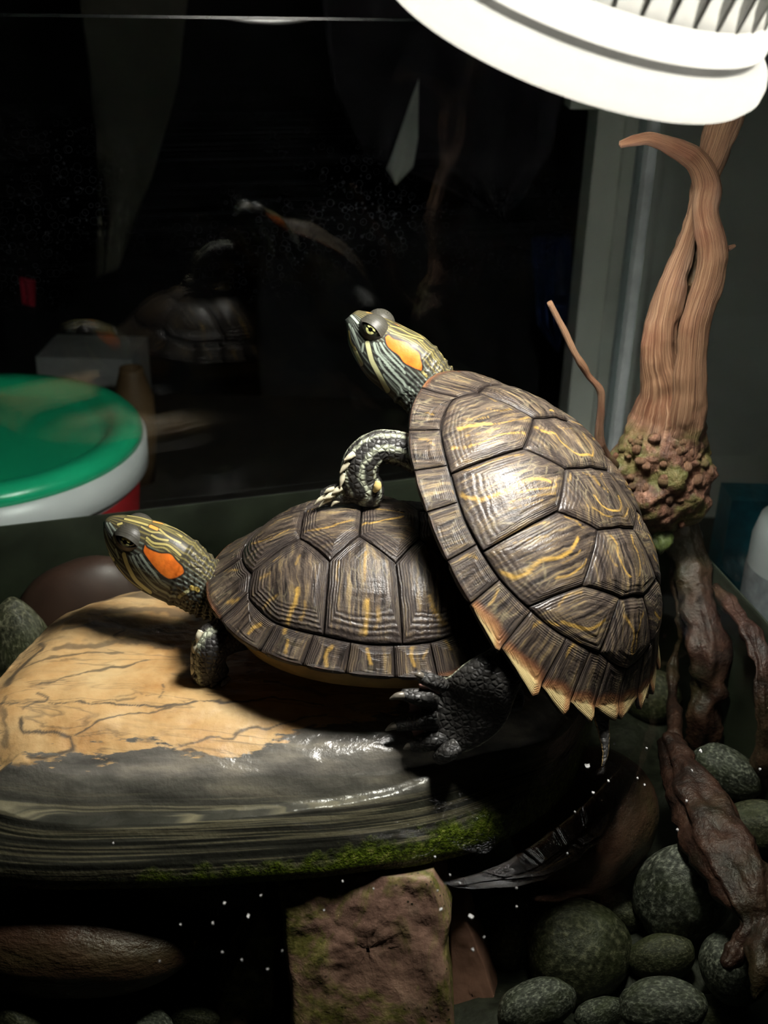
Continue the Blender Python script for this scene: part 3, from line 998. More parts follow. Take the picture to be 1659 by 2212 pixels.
def build_scutes(sh, marks, mat, parent, origin, lift=1.0):
    for idx, (nm, poly, cen_, mode, mg) in enumerate(scute_list()):
        nb_ = 84 if nm != 'marginal' else 60
        B = resample(np.array(poly), nb_)
        cen_ = np.array(cen_)
        rings = np.concatenate([np.linspace(0.03, 0.9, 26), [0.93, 0.955, 0.972, 0.984]])
        if nm == 'marginal':
            rings = np.concatenate([np.linspace(0.05, 0.9, 16), [0.94, 0.965, 0.982]])
        Q = np.concatenate([cen_ + (B - cen_) * r for r in rings])
        R = np.repeat(rings, nb_)
        p, nn = sh.frame(Q[:, 0], Q[:, 1])
        size = np.sqrt(np.abs(np.sum(B[:, 0] * np.roll(B[:, 1], -1) - np.roll(B[:, 0], -1) * B[:, 1])) / 2) * sh.L
        h = 0.0008 * (1 - R ** 14) + (0.045 * size) * (1 - R ** 2.2) * (0.12 if nm == 'marginal' else 1)
        ph = idx * 1.7
        h = h + 0.00022 * fbm(np.stack([Q[:, 0] * 7, Q[:, 1] * 7, R * 9 + idx], -1), 2) * sstep(0.1, 0.4, R)
        # hind edge of each plate stands proud of the next one
        back = np.clip((cen_[0] - Q[:, 0]) * 3.2, -0.3, 1)
        h = h + lift * 0.0013 * np.maximum(back, 0) * sstep(0.3, 0.95, R) * (0.5 if mode == 'm' else 1)
        V = p + nn * h[:, None]
        # skirt
        pe, ne = sh.frame(Q[-nb_:, 0], Q[-nb_:, 1])
        V = np.vstack([V, V[-nb_:] - ne * 0.0019])
        R2 = np.append(R, np.ones(nb_))
        Q2 = np.vstack([Q, Q[-nb_:]])
        F = grid_faces(len(rings) + 1, nb_)
        cidx = len(V)
        pc, nc = sh.frame(cen_[0], cen_[1])
        V = np.vstack([V, pc + nc * (h[:nb_].mean())])
        R2 = np.append(R2, 0)
        Q2 = np.vstack([Q2, cen_])
        for j in range(nb_):
            F.append((cidx, (j + 1) % nb_, j))
        # outward winding
        f0 = np.array([V[i] for i in F[0]])
        if np.dot(np.cross(f0[1] - f0[0], f0[2] - f0[0]), nn[0]) < 0:
            F = [q[::-1] for q in F]
        xm, ym = Q2[:, 0] * sh.L, Q2[:, 1] * sh.L * sh.WL
        if mode == 'v':
            u, v = ym, xm
        elif mode == 'c':
            u, v = xm + 0.12 * (np.abs(ym) - .03), ym
        else:
            ang = np.arctan2(ym, xm)
            u, v = ang * sh.L * .8, np.hypot(xm, ym)
        st_ = np.stack([u, v, np.full(len(u), idx * 0.37)], -1)
        mk = np.zeros(len(V))
        qa = np.stack([Q2[:, 0], np.abs(Q2[:, 1])], -1)
        for pl, wd, stg in marks:
            d = polydist(qa, pl)
            mk = np.maximum(mk, stg * (1 - sstep(wd * 0.6, wd * 1.35, d)))
        rimm = np.zeros(len(V))
        if mg:
            ta, tb = mg
            rho = (np.abs(Q2[:, 0]) ** NEXP + np.abs(Q2[:, 1]) ** NEXP) ** (1 / NEXP)
            wid = 0.032 + (0.05 * lift if ta > 105 else 0) + (0.03 if ta < 30 else 0)
            th = np.degrees(np.arctan2(np.abs(Q2[:, 1]) ** (NEXP / 2), np.sign(Q2[:, 0]) * np.abs(Q2[:, 0]) ** (NEXP / 2)))
            uu = np.clip((th - ta) / (tb - ta), 0, 1)
            rimm = sstep(1.0 - wid, 1.045, rho + 0.02 * uu * (ta > 100))
            if ta > 105:
                rimm = rimm * (0.45 + 0.55 * sstep(1.0, 0.55, uu) + 0.25 * uu)
        obj('scute' if nm == 'vertebral' or nm == 'costal' else 'marginal_scute', sh.world(V), F, mat, parent, origin, True, {'ring': R2, 'st': st_, 'mk': mk, 'rimm': np.clip(rimm, 0, 1)})


def shell_base(sh, parent, origin):
    th = np.linspace(0, 360, 120, endpoint=False)
    ks = np.linspace(0.02, 1.0, 24)
    V = []
    for k in ks:
        q = rimpt(th) * k
        p, n_ = sh.frame(q[:, 0], q[:, 1])
        V.append(p - n_ * 0.0012)
    q = rimpt(th) * 0.97
    p, n_ = sh.frame(q[:, 0], q[:, 1])
    V.append(p - np.array([0, 0, 0.004]))
    q = rimpt(th) * 0.80
    V.append(np.stack([q[:, 0] * sh.L, q[:, 1] * sh.L * sh.WL, np.full(120, 0.001)], -1))
    return obj('carapace', sh.world(np.concatenate(V)), [f[::-1] for f in grid_faces(len(V), 120)], SHELLBASE, parent, origin)


def plastron(sh, parent, origin, depth=0.013):
    th = np.linspace(0, 360, 96, endpoint=False)
    V = []
    for k, z in ((.93, 0.0), (.90, -depth * .5), (.84, -depth * .85), (.76, -depth), (.4, -depth * 1.05), (.02, -depth * 1.05)):
        q = rimpt(th) * k
        V.append(np.stack([q[:, 0] * sh.L * .97, q[:, 1] * sh.L * sh.WL * .92, np.full(96, z)], -1))
    return obj('plastron', sh.world(np.concatenate(V)), grid_faces(len(V), 96), PLASTRON, parent, origin)


# ---- heads -----------------------------------------------------------------
DARK = np.array((0.022, 0.022, 0.020))
OLIVE = np.array((0.060, 0.054, 0.036))
PALE = np.array((0.56, 0.56, 0.30))
GREEN = np.array((0.22, 0.26, 0.215))
YEL = np.array((0.38, 0.32, 0.11))
ORANGE = np.array((0.62, 0.140, 0.016))
CHIN = np.array((0.40, 0.38, 0.24))
SCR = 5.53


class Head:
    """side view of the head traced in a crop; local axes: fwd, towards us, up"""
    def __init__(s, crop0, eye, alpha, beta, Y):
        s.crop0, s.eye = np.array(crop0, float), np.array(eye, float)
        s.al, s.be = math.radians(alpha), math.radians(beta)
        e = s.crop0 + s.eye / SCR
        s.k = mpp(PY(e[0], e[1], Y))
        s.X = -RT * math.cos(s.al) + UP * math.sin(s.al)
        perp = UP * math.cos(s.al) + RT * math.sin(s.al)
        s.Z = perp * math.cos(s.be) - FW * math.sin(s.be)
        s.Yv = -FW * math.cos(s.be) - perp * math.sin(s.be)
        s.org = PY(e[0], e[1], Y)

    def xw(s, pts):
        d = (np.asarray(pts, float) - s.eye) / SCR * s.k
        return np.stack([-d[:, 0] * math.cos(s.al) - d[:, 1] * math.sin(s.al), d[:, 0] * math.sin(s.al) - d[:, 1] * math.cos(s.al)], -1)

    def world(s, P):
        P = np.asarray(P)
        return s.org + P[..., 0:1] * s.X + P[..., 1:2] * s.Yv + P[..., 2:3] * s.Z

    def cw(s, w_=1.0):
        return w_ / SCR * s.k


def build_head(hd, top, bot, strokes, patch, neck_stripes, eye_open, mb, root, origin, fine, seed):
    T, Bt = hd.xw(top), hd.xw(bot)
    T, Bt = T[np.argsort(T[:, 0])], Bt[np.argsort(Bt[:, 0])]
    xn = min(T[-1, 0], Bt[-1, 0]) if False else max(T[-1, 0], Bt[-1, 0])
    x1 = max(T[0, 0], Bt[0, 0])
    cb, sb = math.cos(hd.be), math.sin(hd.be)
    tipw = 0.5 * (T[-1, 1] + Bt[-1, 1])
    nst, nth = 340, 300
    uu = np.linspace(0, 1, nst)
    xs = xn + 0.0006 - (xn - x1) * (uu ** 1.35)
    # half width by distance from the snout tip
    dist = xn + 0.0006 - xs
    bw = np.interp(dist, [0, .0015, .004, .009, .015, .022, .029, .036, .044, .052, .07], [.0006, .0036, .0056, .0080, .0098, .0118, .0130, .0128, .0118, .0120, .0135])
    wt = np.interp(xs, np.append(T[:, 0], xn + .0006), np.append(T[:, 1], tipw))
    wb = np.interp(xs, np.append(Bt[:, 0], xn + .0006), np.append(Bt[:, 1], tipw))
    ker = np.ones(19) / 19
    sm = lambda a_: np.convolve(np.pad(a_, 9, mode='edge'), ker, 'valid')
    wt, wb, bw = sm(wt), sm(wb), sm(bw)
    half = np.maximum((wt - wb) / 2, 0.0004)
    bw = np.minimum(bw, half * 1.25 + 0.0006)
    hh = np.sqrt(np.maximum(half ** 2 - (bw * sb) ** 2, (half * 0.45) ** 2)) / cb
    zc = (wt + wb) / 2 / cb
    th = np.linspace(0, 2 * np.pi, nth, endpoint=False)
    ct, sn = np.cos(th), np.sin(th)
    ex = 2 / 2.35
    yy = np.sign(ct) * np.abs(ct) ** ex
    zz = np.sign(sn) * np.abs(sn) ** ex
    # head is a little narrower above, fuller at the jaw
    P = np.zeros((nst, nth, 3))
    P[..., 0] = xs[:, None]
    P[..., 1] = bw[:, None] * yy[None] * (1 - 0.13 * np.clip(zz, 0, 1))[None]
    P[..., 2] = zc[:, None] + hh[:, None] * zz[None]
    P = P.reshape(-1, 3)
    w_ = P[:, 2] * cb - np.abs(P[:, 1]) * sb
    q = np.stack([P[:, 0], w_], -1)
    # base colours
    topm = sstep(0.0, 0.004, P[:, 2] - np.interp(P[:, 0], xs[::-1], (zc + 0.25 * hh)[::-1]))
    col = DARK[None] * (1 - topm[:, None]) + OLIVE[None] * 0.75 * topm[:, None]
    # fine lines that run along head and neck
    wr = (w_ - np.interp(P[:, 0], xs[::-1], wb[::-1])) / np.interp(P[:, 0], xs[::-1], (wt - wb)[::-1])
    fl = np.sin(wr * fine + 1.2 * vnoise(np.stack([P[:, 0] * 160, w_ * 60, P[:, 1] * 0 + seed], -1)))
    fm = sstep(0.1, 0.8, fl)[:, None] * 0.75
    lc = np.where((wr > 0.66)[:, None], YEL * 0.5, GREEN * 0.8)
    col = col * (1 - fm) + lc * fm
    under = sstep(-0.55, -0.95, np.tile(zz, nst))[:, None]
    col = col * (1 - 0.6 * under) + CHIN * 0.35 * 0.6 * under
    for pts, wd, c in strokes:
        d = polydist(q, spline(hd.xw(pts), 6))
        r = hd.cw(wd) / 2
        kdark = (1 - sstep(r * 1.2, r * 1.2 + 0.0006, d))[:, None] * 0.8
        col = col * (1 - kdark) + DARK * 0.7 * kdark
        k_ = (1 - sstep(r * 0.75, r * 0.75 + 0.00028, d))[:, None]
        col = col * (1 - k_) + np.array(c) * k_
    pp = hd.xw(patch)
    pl = spline(np.vstack([pp, pp[:1]]), 6)
    dd = polydist(q, pl) * np.where(inpoly(q, pl), 1, -1)
    k_ = sstep(-0.0011, -0.0005, dd)[:, None] * 0.9
    col = col * (1 - k_) + DARK * 0.6 * k_
    k_ = sstep(-0.0002, 0.0002, dd)[:, None]
    col = col * (1 - k_) + (ORANGE[None] * (1 + 0.22 * fbm(P * 420, 3))[:, None] + np.array([0, .03, .005])[None] * np.clip(vnoise(P * 170), 0, 1)[:, None]) * k_
    # mouth line
    # neck turns to scaly skin
    neckm = sstep(0.040, 0.047, np.repeat(dist, nth))
    jit = 0.0004 * vnoise(P * 900) * neckm
    nr = P - np.stack([P[:, 0], 0 * P[:, 1], np.repeat(zc, nth)], -1)
    nr /= np.linalg.norm(nr, axis=1)[:, None] + 1e-9
    fold = 0.00055 * np.sin(np.repeat(dist, nth) * 1900 + 2 * vnoise(P * 150)) * sstep(0.044, 0.056, np.repeat(dist, nth))
    ridge = 0.0008 * np.exp(-((np.repeat(dist, nth) - 0.0425) / 0.0012) ** 2)
    P = P + nr * (jit + fold + ridge)[:, None]
    F = [f[::-1] for f in grid_faces(nst, nth)]
    tip = len(P)
    P = np.vstack([P, [xn + .0008, 0, (tipw) / cb]])
    col = np.vstack([col, DARK])
    for j in range(nth):
        F.append((tip, j, (j + 1) % nth))
    mb.add(hd.world(P), F, col=np.hstack([col, np.ones((len(col), 1))]), scl=np.append(neckm * 0.4, 0))
    # eyes, both sides
    eyes = []
    for sg in (1, -1):
        ce = np.array([-0.0004, 0.0050 * sg, 0.0060])
        o_ = unit([0.06, sg, 0.16])
        xx = unit(np.array([1, 0, 0]) - o_ * o_[0])
        zz_ = np.cross(o_, xx) * sg * -1
        zz_ = zz_ if zz_[2] > 0 else -zz_
        R0 = np.array([0.0066, 0.0066, 0.0066])
        az = np.radians(np.linspace(-180, 180, 91))
        Ls = []
        for up_ in (1, -1):
            e0 = (np.radians(eye_open[0]) if up_ > 0 else -np.radians(eye_open[1])) * np.clip(np.cos(np.clip(az * 180 / np.pi / 46, -1, 1) * np.pi / 2), 0, 1) ** 0.8
            tt = np.linspace(0, 1, 26)
            el = e0[None] + (up_ * np.radians(88) - e0[None]) * tt[:, None]
            dirv = np.cos(el)[..., None] * (np.cos(az)[None, :, None] * o_ + np.sin(az)[None, :, None] * xx) + np.sin(el)[..., None] * zz_
            lip = 1 + 0.05 * np.exp(-(tt / 0.10) ** 2)[:, None] + 0.004 * np.sin(tt * 48)[:, None] * (tt > .1)[:, None]
            LV = ce + dirv * R0.mean() * lip[..., None] * np.array([1.08, 1.0, 1.0])
            c1 = np.array([0.085, 0.072, 0.066]) if up_ < 0 else np.array([0.060, 0.057, 0.045])
            rg = (0.5 + 0.5 * np.sin(tt * 48))[:, None] * 0.6
            cc = np.broadcast_to(((c1 * 0.62)[None] * (1 - rg) + c1[None] * 1.15 * rg)[:, None], (26, 91, 3)).reshape(-1, 3)
            f_ = grid_faces(26, 91, False)
            v3 = hd.world(LV.reshape(-1, 3))
            nrm = np.cross(v3[f_[1000][1]] - v3[f_[1000][0]], v3[f_[1000][2]] - v3[f_[1000][0]])
            if nrm @ (v3[f_[1000][0]] - hd.world(ce)) < 0:
                f_ = [g[::-1] for g in f_]
            Ls.append((v3, f_, np.hstack([cc, np.ones((len(cc), 1))])))
        lid = MB()
        for v3, f_, cc in Ls:
            lid.add(v3, f_, col=cc, scl=np.zeros(len(cc)))
        lid.build('eyelid', HEADSKIN, root, origin)
        # eyeball
        n1, n2 = 40, 48
        pol = np.linspace(0.001, math.pi * 0.62, n1)
        aa = np.linspace(0, 2 * np.pi, n2, endpoint=False)
        dirv = np.cos(pol)[:, None, None] * o_ + np.sin(pol)[:, None, None] * (np.cos(aa)[None, :, None] * xx + np.sin(aa)[None, :, None] * zz_)
        EV = hd.world((ce + dirv * (R0.mean() * 0.955)).reshape(-1, 3))
        pd_ = np.degrees(np.repeat(pol, n2))
        aaf = np.tile(aa, n1)
        hx, hz_ = np.degrees(np.repeat(np.sin(pol), n2) * np.cos(aaf)), np.degrees(np.repeat(np.sin(pol), n2) * np.sin(aaf))
        ir = np.array([0.42, 0.42, 0.17])[None] * np.ones((len(EV), 1))
        ir = ir * (0.75 + 0.35 * np.sin(aaf * 3) ** 2)[:, None]
        ec = np.where((pd_ < 22)[:, None], ir, np.array([0.015, 0.017, 0.010])[None])
        bar = (np.abs(hz_) < 4.5 - 0.08 * np.abs(hx)) & (pd_ < 26)
        ec = np.where((bar | (pd_ < 9.5))[:, None], np.array([0.002, 0.002, 0.002])[None], ec)
        f_ = grid_faces(n1, n2)
        if np.cross(EV[f_[300][1]] - EV[f_[300][0]], EV[f_[300][2]] - EV[f_[300][0]]) @ (EV[f_[300][0]] - hd.world(ce)) < 0:
            f_ = [g[::-1] for g in f_]
        obj('eye', EV, f_, EYE, root, origin, True, {'col': np.hstack([ec, np.ones((len(ec), 1))])})


def mat_eye():
    t = NT('turtle eye')
    return t.set(col=t.attr('col').outputs['Color'], rough=0.08, spec=0.6, coat=1.0, coatr=0.02)


EYE = mat_eye()


# ---- limbs -----------------------------------------------------------------
def limb_pts(rows):
    """rows: px, py, Y, half-width px across, half-width px along view -> x y z ru rv"""
    out = []
    for px, py, Y, a_, b_ in rows:
        p = PY(px, py, Y)
        k = mpp(p)
        out.append([*p, a_ * k, b_ * k])
    return out


def add_limb(mb, rows, stripes=(), m=10, n=40, scl=1.0, base=(0.024, 0.023, 0.021), world=False, amp=0.00022, up=None):
    """stripes: (theta, half width rad, colour)"""
    pts = rows if world else limb_pts(rows)
    V, F, s, t = tube(pts, n, m, up=-FW if up is None else up)
    col = np.tile(np.array(base), (len(V), 1))
    col = col * (1 + 0.35 * vnoise(V * 260))[:, None]
    for th, hw, c in stripes:
        d = np.abs((t - th + np.pi) % (2 * np.pi) - np.pi) + 0.12 * vnoise(V * 300)
        k_ = (1 - sstep(hw * 0.7, hw * 1.3, d))[:, None]
        col = col * (1 - k_) + np.array(c) * k_
    cc = V.mean(0)
    nrm = V - np.repeat(spline(pts, m)[:, :3], n, axis=0) if False else None
    V = V + amp * np.stack([fbm(V * 420 + k * 11, 2) for k in range(3)], -1)
    mb.add(V, F, col=np.hstack([np.clip(col, 0, 1), np.ones((len(col), 1))]), scl=np.full(len(V), scl))


def torso(mb, sh, z):
    V_, F_ = icos(4)
    V_ = V_ * np.array([sh.L * .90, sh.L * sh.WL * .86, .0135]) + np.array([0, 0, z + .003])
    mb.add(sh.world(V_), F_, col=np.tile((.03, .028, .025, 1.0), (len(V_), 1)), scl=np.ones(len(V_)))


def claw(root, origin, rows, mat=None, name='claw'):
    V, F, s, t = tube(limb_pts(rows), 12, 5, up=-FW)
    obj(name, V, F, mat or CLAW, root, origin)


def crop_marks(sh, items, off, sc):
    out = []
    for pts, wd, stg in items:
        pp = spline([(off[0] + x / sc, off[1] + y / sc) for x, y in pts], 3) if len(pts) > 2 else np.array([(off[0] + x / sc, off[1] + y / sc) for x, y in pts])
        pl = np.array([sh.cast(x, y) for x, y in pp])
        k = mpp(sh.c) / sh.L
        out.append((pl, wd / sc / 2 * k, stg))
    return out

PALEST = (0.36, 0.38, 0.28)

# ------------------------------------------------------------------ turtle lying on the stone
SH_A = Shell((-0.0046, 0.4444, 0.0403), [[-0.99868, -0.01293, 0.04965], [0.01183, -0.99968, -0.02245], [0.04992, -0.02183, 0.99851]], .0754, .8617, .5309, 2.5167, .037)
org_a = np.array([-0.0046, 0.4444, 0.014])
ta = thing('turtle', 'dark red-eared turtle lying flat on the tan stone, head stretched out over it', 'turtle', org_a, 'red-eared turtles')
MA = crop_marks(SH_A, [
    ([(1195, 1090), (1185, 1180), (1140, 1290), (1090, 1400), (1050, 1500), (1030, 1580)], 45, 1), ([(1290, 1220), (1260, 1370), (1220, 1480), (1180, 1570)], 22, .5),
    ([(760, 960), (860, 900)], 40, .5), ([(790, 1310), (850, 1230), (950, 1160)], 32, .45), ([(350, 1270), (460, 1230)], 40, .8), ([(610, 1620), (670, 1540), (740, 1500)], 45, .9),
    ([(1040, 1850), (1060, 1740), (1070, 1690)], 30, .8), ([(890, 510), (980, 450), (1090, 400)], 20, .6), ([(650, 560), (800, 520), (900, 480)], 20, .6), ([(900, 760), (1000, 700)], 20, .4),
    ([(1180, 800), (1220, 700)], 30, .4), ([(1270, 400), (1400, 390), (1500, 380), (1600, 355)], 24, .7), ([(330, 880), (470, 860)], 20, .6)], (430, 1080), 5.531)
MA += crop_marks(SH_A, [
    ([(0, 390), (120, 370), (250, 330), (400, 290)], 26, .8), ([(500, 310), (650, 310), (750, 290), (880, 280), (980, 270)], 30, .9), ([(570, 1220), (570, 1330), (565, 1430), (550, 1520), (535, 1600)], 52, 1),
    ([(700, 1180), (700, 1330), (690, 1480), (650, 1570)], 20, .5), ([(550, 660), (545, 780), (540, 900), (540, 1000)], 28, .6), ([(240, 760), (210, 900), (220, 1000)], 20, .45),
    ([(150, 1760), (90, 1830), (80, 1930), (90, 2010)], 38, .9), ([(570, 1790), (590, 1870), (610, 1970)], 32, .85), ([(1100, 1780), (1095, 1880), (1130, 1990)], 38, .85), ([(1280, 1800), (1230, 1900)], 22, .5),
    ([(1300, 1170), (1350, 1310), (1430, 1430), (1480, 1480)], 42, .7), ([(1500, 1680), (1560, 1780)], 32, .7)], (690, 1080), 5.531)
SC_A = mat_scute('dark carapace scute', 1.0, 0.6, 0.62)
ca = shell_base(SH_A, ta, org_a)
build_scutes(SH_A, MA, SC_A, ca, org_a, 0.35)
plastron(SH_A, ta, org_a, 0.018)

HA = Head((200, 1070), (460, 560), 25, 30, 0.452)
bodyA = MB()
top = [(190, 262), (260, 238), (350, 232), (470, 240), (600, 262), (740, 300), (860, 332), (1000, 392), (1110, 452), (1300, 600), (1480, 780), (1700, 960)]
bot = [(150, 400), (160, 560), (200, 700), (280, 860), (400, 1000), (520, 1100), (640, 1168), (720, 1210), (850, 1270), (1000, 1320), (1150, 1400), (1280, 1455), (1420, 1480), (1640, 1560)]
strokes = [
    ([(425, 700), (450, 800), (490, 900), (540, 1000), (620, 1080), (700, 1150)], 62, PALE),
    ([(540, 720), (600, 850), (680, 970), (780, 1080), (900, 1150), (1050, 1205)], 32, GREEN * 1.4), ([(640, 700), (720, 820), (800, 920), (860, 1020), (960, 1095)], 32, GREEN * 1.3),
    ([(500, 720), (545, 830), (610, 930), (690, 1040), (790, 1140)], 14, GREEN), ([(590, 705), (660, 830), (740, 930), (830, 1040)], 14, GREEN), ([(225, 695), (265, 765)], 48, PALE),
    ([(300, 830), (380, 940), (480, 1040), (600, 1120)], 16, CHIN), ([(1060, 1205), (1170, 1130), (1250, 1080)], 44, PALE * .75), ([(1225, 1085), (1300, 1110)], 60, (0.62, .47, .12)),
    ([(430, 280), (560, 310), (700, 350), (790, 385)], 20, YEL), ([(740, 365), (825, 400)], 34, (0.75, .30, .06)),
    ([(715, 500), (800, 560), (950, 580), (1040, 640), (1105, 700)], 24, YEL * 1.05), ([(770, 470), (850, 510), (960, 530)], 20, YEL), ([(640, 370), (760, 430), (860, 440), (930, 470)], 16, YEL * .9),
    ([(850, 400), (950, 480), (1100, 560)], 16, YEL * .9), ([(860, 340), (980, 400), (1100, 490)], 16, YEL * .9), ([(710, 530), (800, 600), (930, 620), (1020, 700), (1090, 760)], 16, YEL * .8),
    ([(210, 330), (280, 450), (320, 560)], 22, GREEN * 1.1), ([(180, 400), (240, 560), (330, 700)], 20, GREEN), ([(250, 330), (330, 420)], 18, GREEN * 1.2), ([(355, 345), (400, 332)], 26, YEL * 1.2),
    ([(165, 520), (210, 640), (260, 720)], 16, GREEN), ([(320, 640), (350, 740)], 26, GREEN * 1.2)]
patch = [(695, 585), (740, 630), (870, 680), (990, 690), (1060, 770), (1130, 850), (1130, 920), (990, 980), (900, 940), (820, 860), (730, 740), (680, 660)]
build_head(HA, top, bot, strokes, patch, None, (19, 17), bodyA, ta, org_a, 88, 1.0)
# left foreleg on the stone, the other legs tucked under the shell
add_limb(bodyA, [(530, 1370, .425, 34, 34), (490, 1372, .418, 42, 40), (458, 1392, .411, 42, 38), (450, 1430, .410, 38, 34), (455, 1456, .411, 40, 30), (462, 1466, .412, 34, 22)], [(1.0, .2, PALEST)], base=(0.026, 0.024, 0.023))
for k, (x, y) in enumerate([(425, 1462), (440, 1474), (462, 1480), (484, 1478)]):
    claw(ta, org_a, [(x + 8, y - 14, .409, 7, 7), (x, y - 4, .406, 6, 6), (x - 6, y + 4, .404, 2, 2)])
for k, (x, y) in enumerate([(428, 1375), (421, 1398), (417, 1421), (417, 1444)]):
    claw(ta, org_a, [(x + 6, y - 12, .4075, 7, 5), (x, y, .4060, 6, 4), (x - 3, y + 13, .4055, 1.5, 1.5)], CLAWP, 'edge_scale')
Wl = lambda sh, x, y, z: sh.c + sh.M @ np.array([x * sh.L, y * sh.L * sh.WL, z])
for x, y, fx in ((.62, -.62, .2), (-.62, .62, -.15), (-.62, -.62, -.15)):
    p0, p1 = Wl(SH_A, x * .8, y * .75, -.004), Wl(SH_A, x + fx * .4, y * 1.0, -.012)
    p2 = Wl(SH_A, x + fx, y * 1.12, -.0185)
    p3 = Wl(SH_A, x + fx * 1.9, y * 1.15, -.0192)
    add_limb(bodyA, [[*p0, .008, .008], [*p1, .0085, .008], [*p2, .008, .005], [*p3, .006, .003]], [], world=True, up=(0, 0, 1))
tl = [Wl(SH_A, -.85, 0, -.008), Wl(SH_A, -1.05, .05, -.013), Wl(SH_A, -1.2, .12, -.017)]
add_limb(bodyA, [[*p, r, r] for p, r in zip(tl, (.005, .0035, .0012))], [], world=True, up=(0, 0, 1))
torso(bodyA, SH_A, -.003)
bodyA.build('body', SKIN, ta, org_a)

# ------------------------------------------------------------------ turtle climbing over it
SH_B = Shell((0.0673, 0.4508, 0.0721), [[-0.39422, -0.685, 0.61267], [0.68367, -0.6641, -0.3026], [0.61415, 0.29957, 0.73012]], .085, .8096, .4698, 2.6468, .0604)
org_b = np.array([0.0673, 0.4508, 0.03])
tb_ = thing('turtle', 'red-eared turtle climbing over the other, shell tipped up and head raised', 'turtle', org_b, 'red-eared turtles')
MBK = crop_marks(SH_B, [
    ([(545, 715), (650, 695), (760, 685), (830, 685)], 32, 1), ([(430, 890), (560, 880), (680, 865), (800, 825), (900, 780), (1050, 755), (1150, 755)], 15, .8), ([(830, 690), (950, 670), (1060, 640), (1190, 610)], 13, .6),
    ([(780, 545), (900, 565), (1000, 540)], 12, .6), ([(800, 430), (880, 480)], 16, .6), ([(500, 1260), (600, 1310), (700, 1330), (800, 1325), (900, 1285), (1000, 1250), (1080, 1200), (1150, 1170), (1230, 1165), (1300, 1175), (1340, 1195)], 25, 1),
    ([(1380, 1190), (1390, 1230), (1300, 1250), (1180, 1260), (1060, 1290)], 14, .7), ([(1400, 1290), (1250, 1310), (1100, 1340), (950, 1380)], 12, .6), ([(560, 1070), (700, 1050), (850, 990), (980, 945), (1120, 940)], 15, .6),
    ([(1000, 1430), (1150, 1390), (1280, 1350)], 10, .5), ([(1330, 570), (1400, 560), (1480, 560)], 18, .8), ([(1200, 450), (1260, 490)], 18, .6), ([(180, 800), (250, 800), (330, 850)], 12, .5), ([(220, 560), (320, 580)], 14, .5),
    ([(1050, 1620), (1180, 1560), (1330, 1540)], 16, .7), ([(580, 620), (700, 640), (820, 620)], 12, .5), ([(600, 780), (760, 760), (900, 720)], 12, .5), ([(560, 1000), (700, 990), (840, 950)], 10, .4)], (860, 760), 4.1475)
MBK += crop_marks(SH_B, [
    ([(800, 540), (900, 585), (980, 565), (1050, 515), (1120, 450), (1200, 435), (1290, 415), (1370, 360), (1410, 300), (1430, 260)], 26, 1), ([(740, 300), (830, 240), (1000, 170), (1150, 120)], 15, .6),
    ([(1250, 590), (1360, 570), (1480, 480), (1500, 440)], 16, .7), ([(1330, 70), (1420, 100), (1470, 160)], 16, .7), ([(770, 690), (740, 760), (690, 820)], 16, .7), ([(1060, 1010), (1100, 970), (1180, 960), (1280, 990)], 16, .7),
    ([(1350, 1240), (1390, 1170), (1450, 1130)], 20, .8), ([(1300, 960), (1400, 990), (1520, 1020), (1600, 985), (1659, 940)], 22, .9), ([(1280, 820), (1360, 730), (1480, 710)], 16, .6), ([(440, 440), (520, 400), (600, 420)], 12, .5),
    ([(900, 300), (1050, 260), (1200, 240)], 10, .4), ([(1300, 470), (1400, 420), (1450, 360)], 12, .5)], (880, 1100), 3.95)
MBK += crop_marks(SH_B, [
    ([(580, 740), (690, 800), (740, 880), (800, 960), (850, 1020), (900, 1100)], 14, .6), ([(700, 1020), (780, 1130), (880, 1190), (950, 1210)], 22, .9), ([(440, 830), (470, 770)], 20, .6), ([(620, 1130), (700, 1160), (800, 1230), (900, 1260)], 16, .6),
    ([(900, 1450), (960, 1540), (960, 1640), (1000, 1760), (1050, 1860), (1090, 1910)], 24, .9), ([(850, 1600), (900, 1720), (960, 1800)], 12, .5), ([(60, 220), (170, 300), (270, 330), (330, 410), (420, 500), (530, 570), (620, 580)], 26, .95),
    ([(300, 250), (420, 300), (560, 420), (680, 480)], 12, .45)], (1140, 880), 5.184)
MBK += crop_marks(SH_B, [([(400, 310), (440, 370), (470, 480), (450, 590), (460, 680)], 18, .7)], (1240, 1250), 3.96)
SC_B = mat_scute('brown carapace scute', 1.05, 1.0, 0.30)
cb_ = shell_base(SH_B, tb_, org_b)
build_scutes(SH_B, MBK, SC_B, cb_, org_b, 1.0)
plastron(SH_B, tb_, org_b, 0.009)

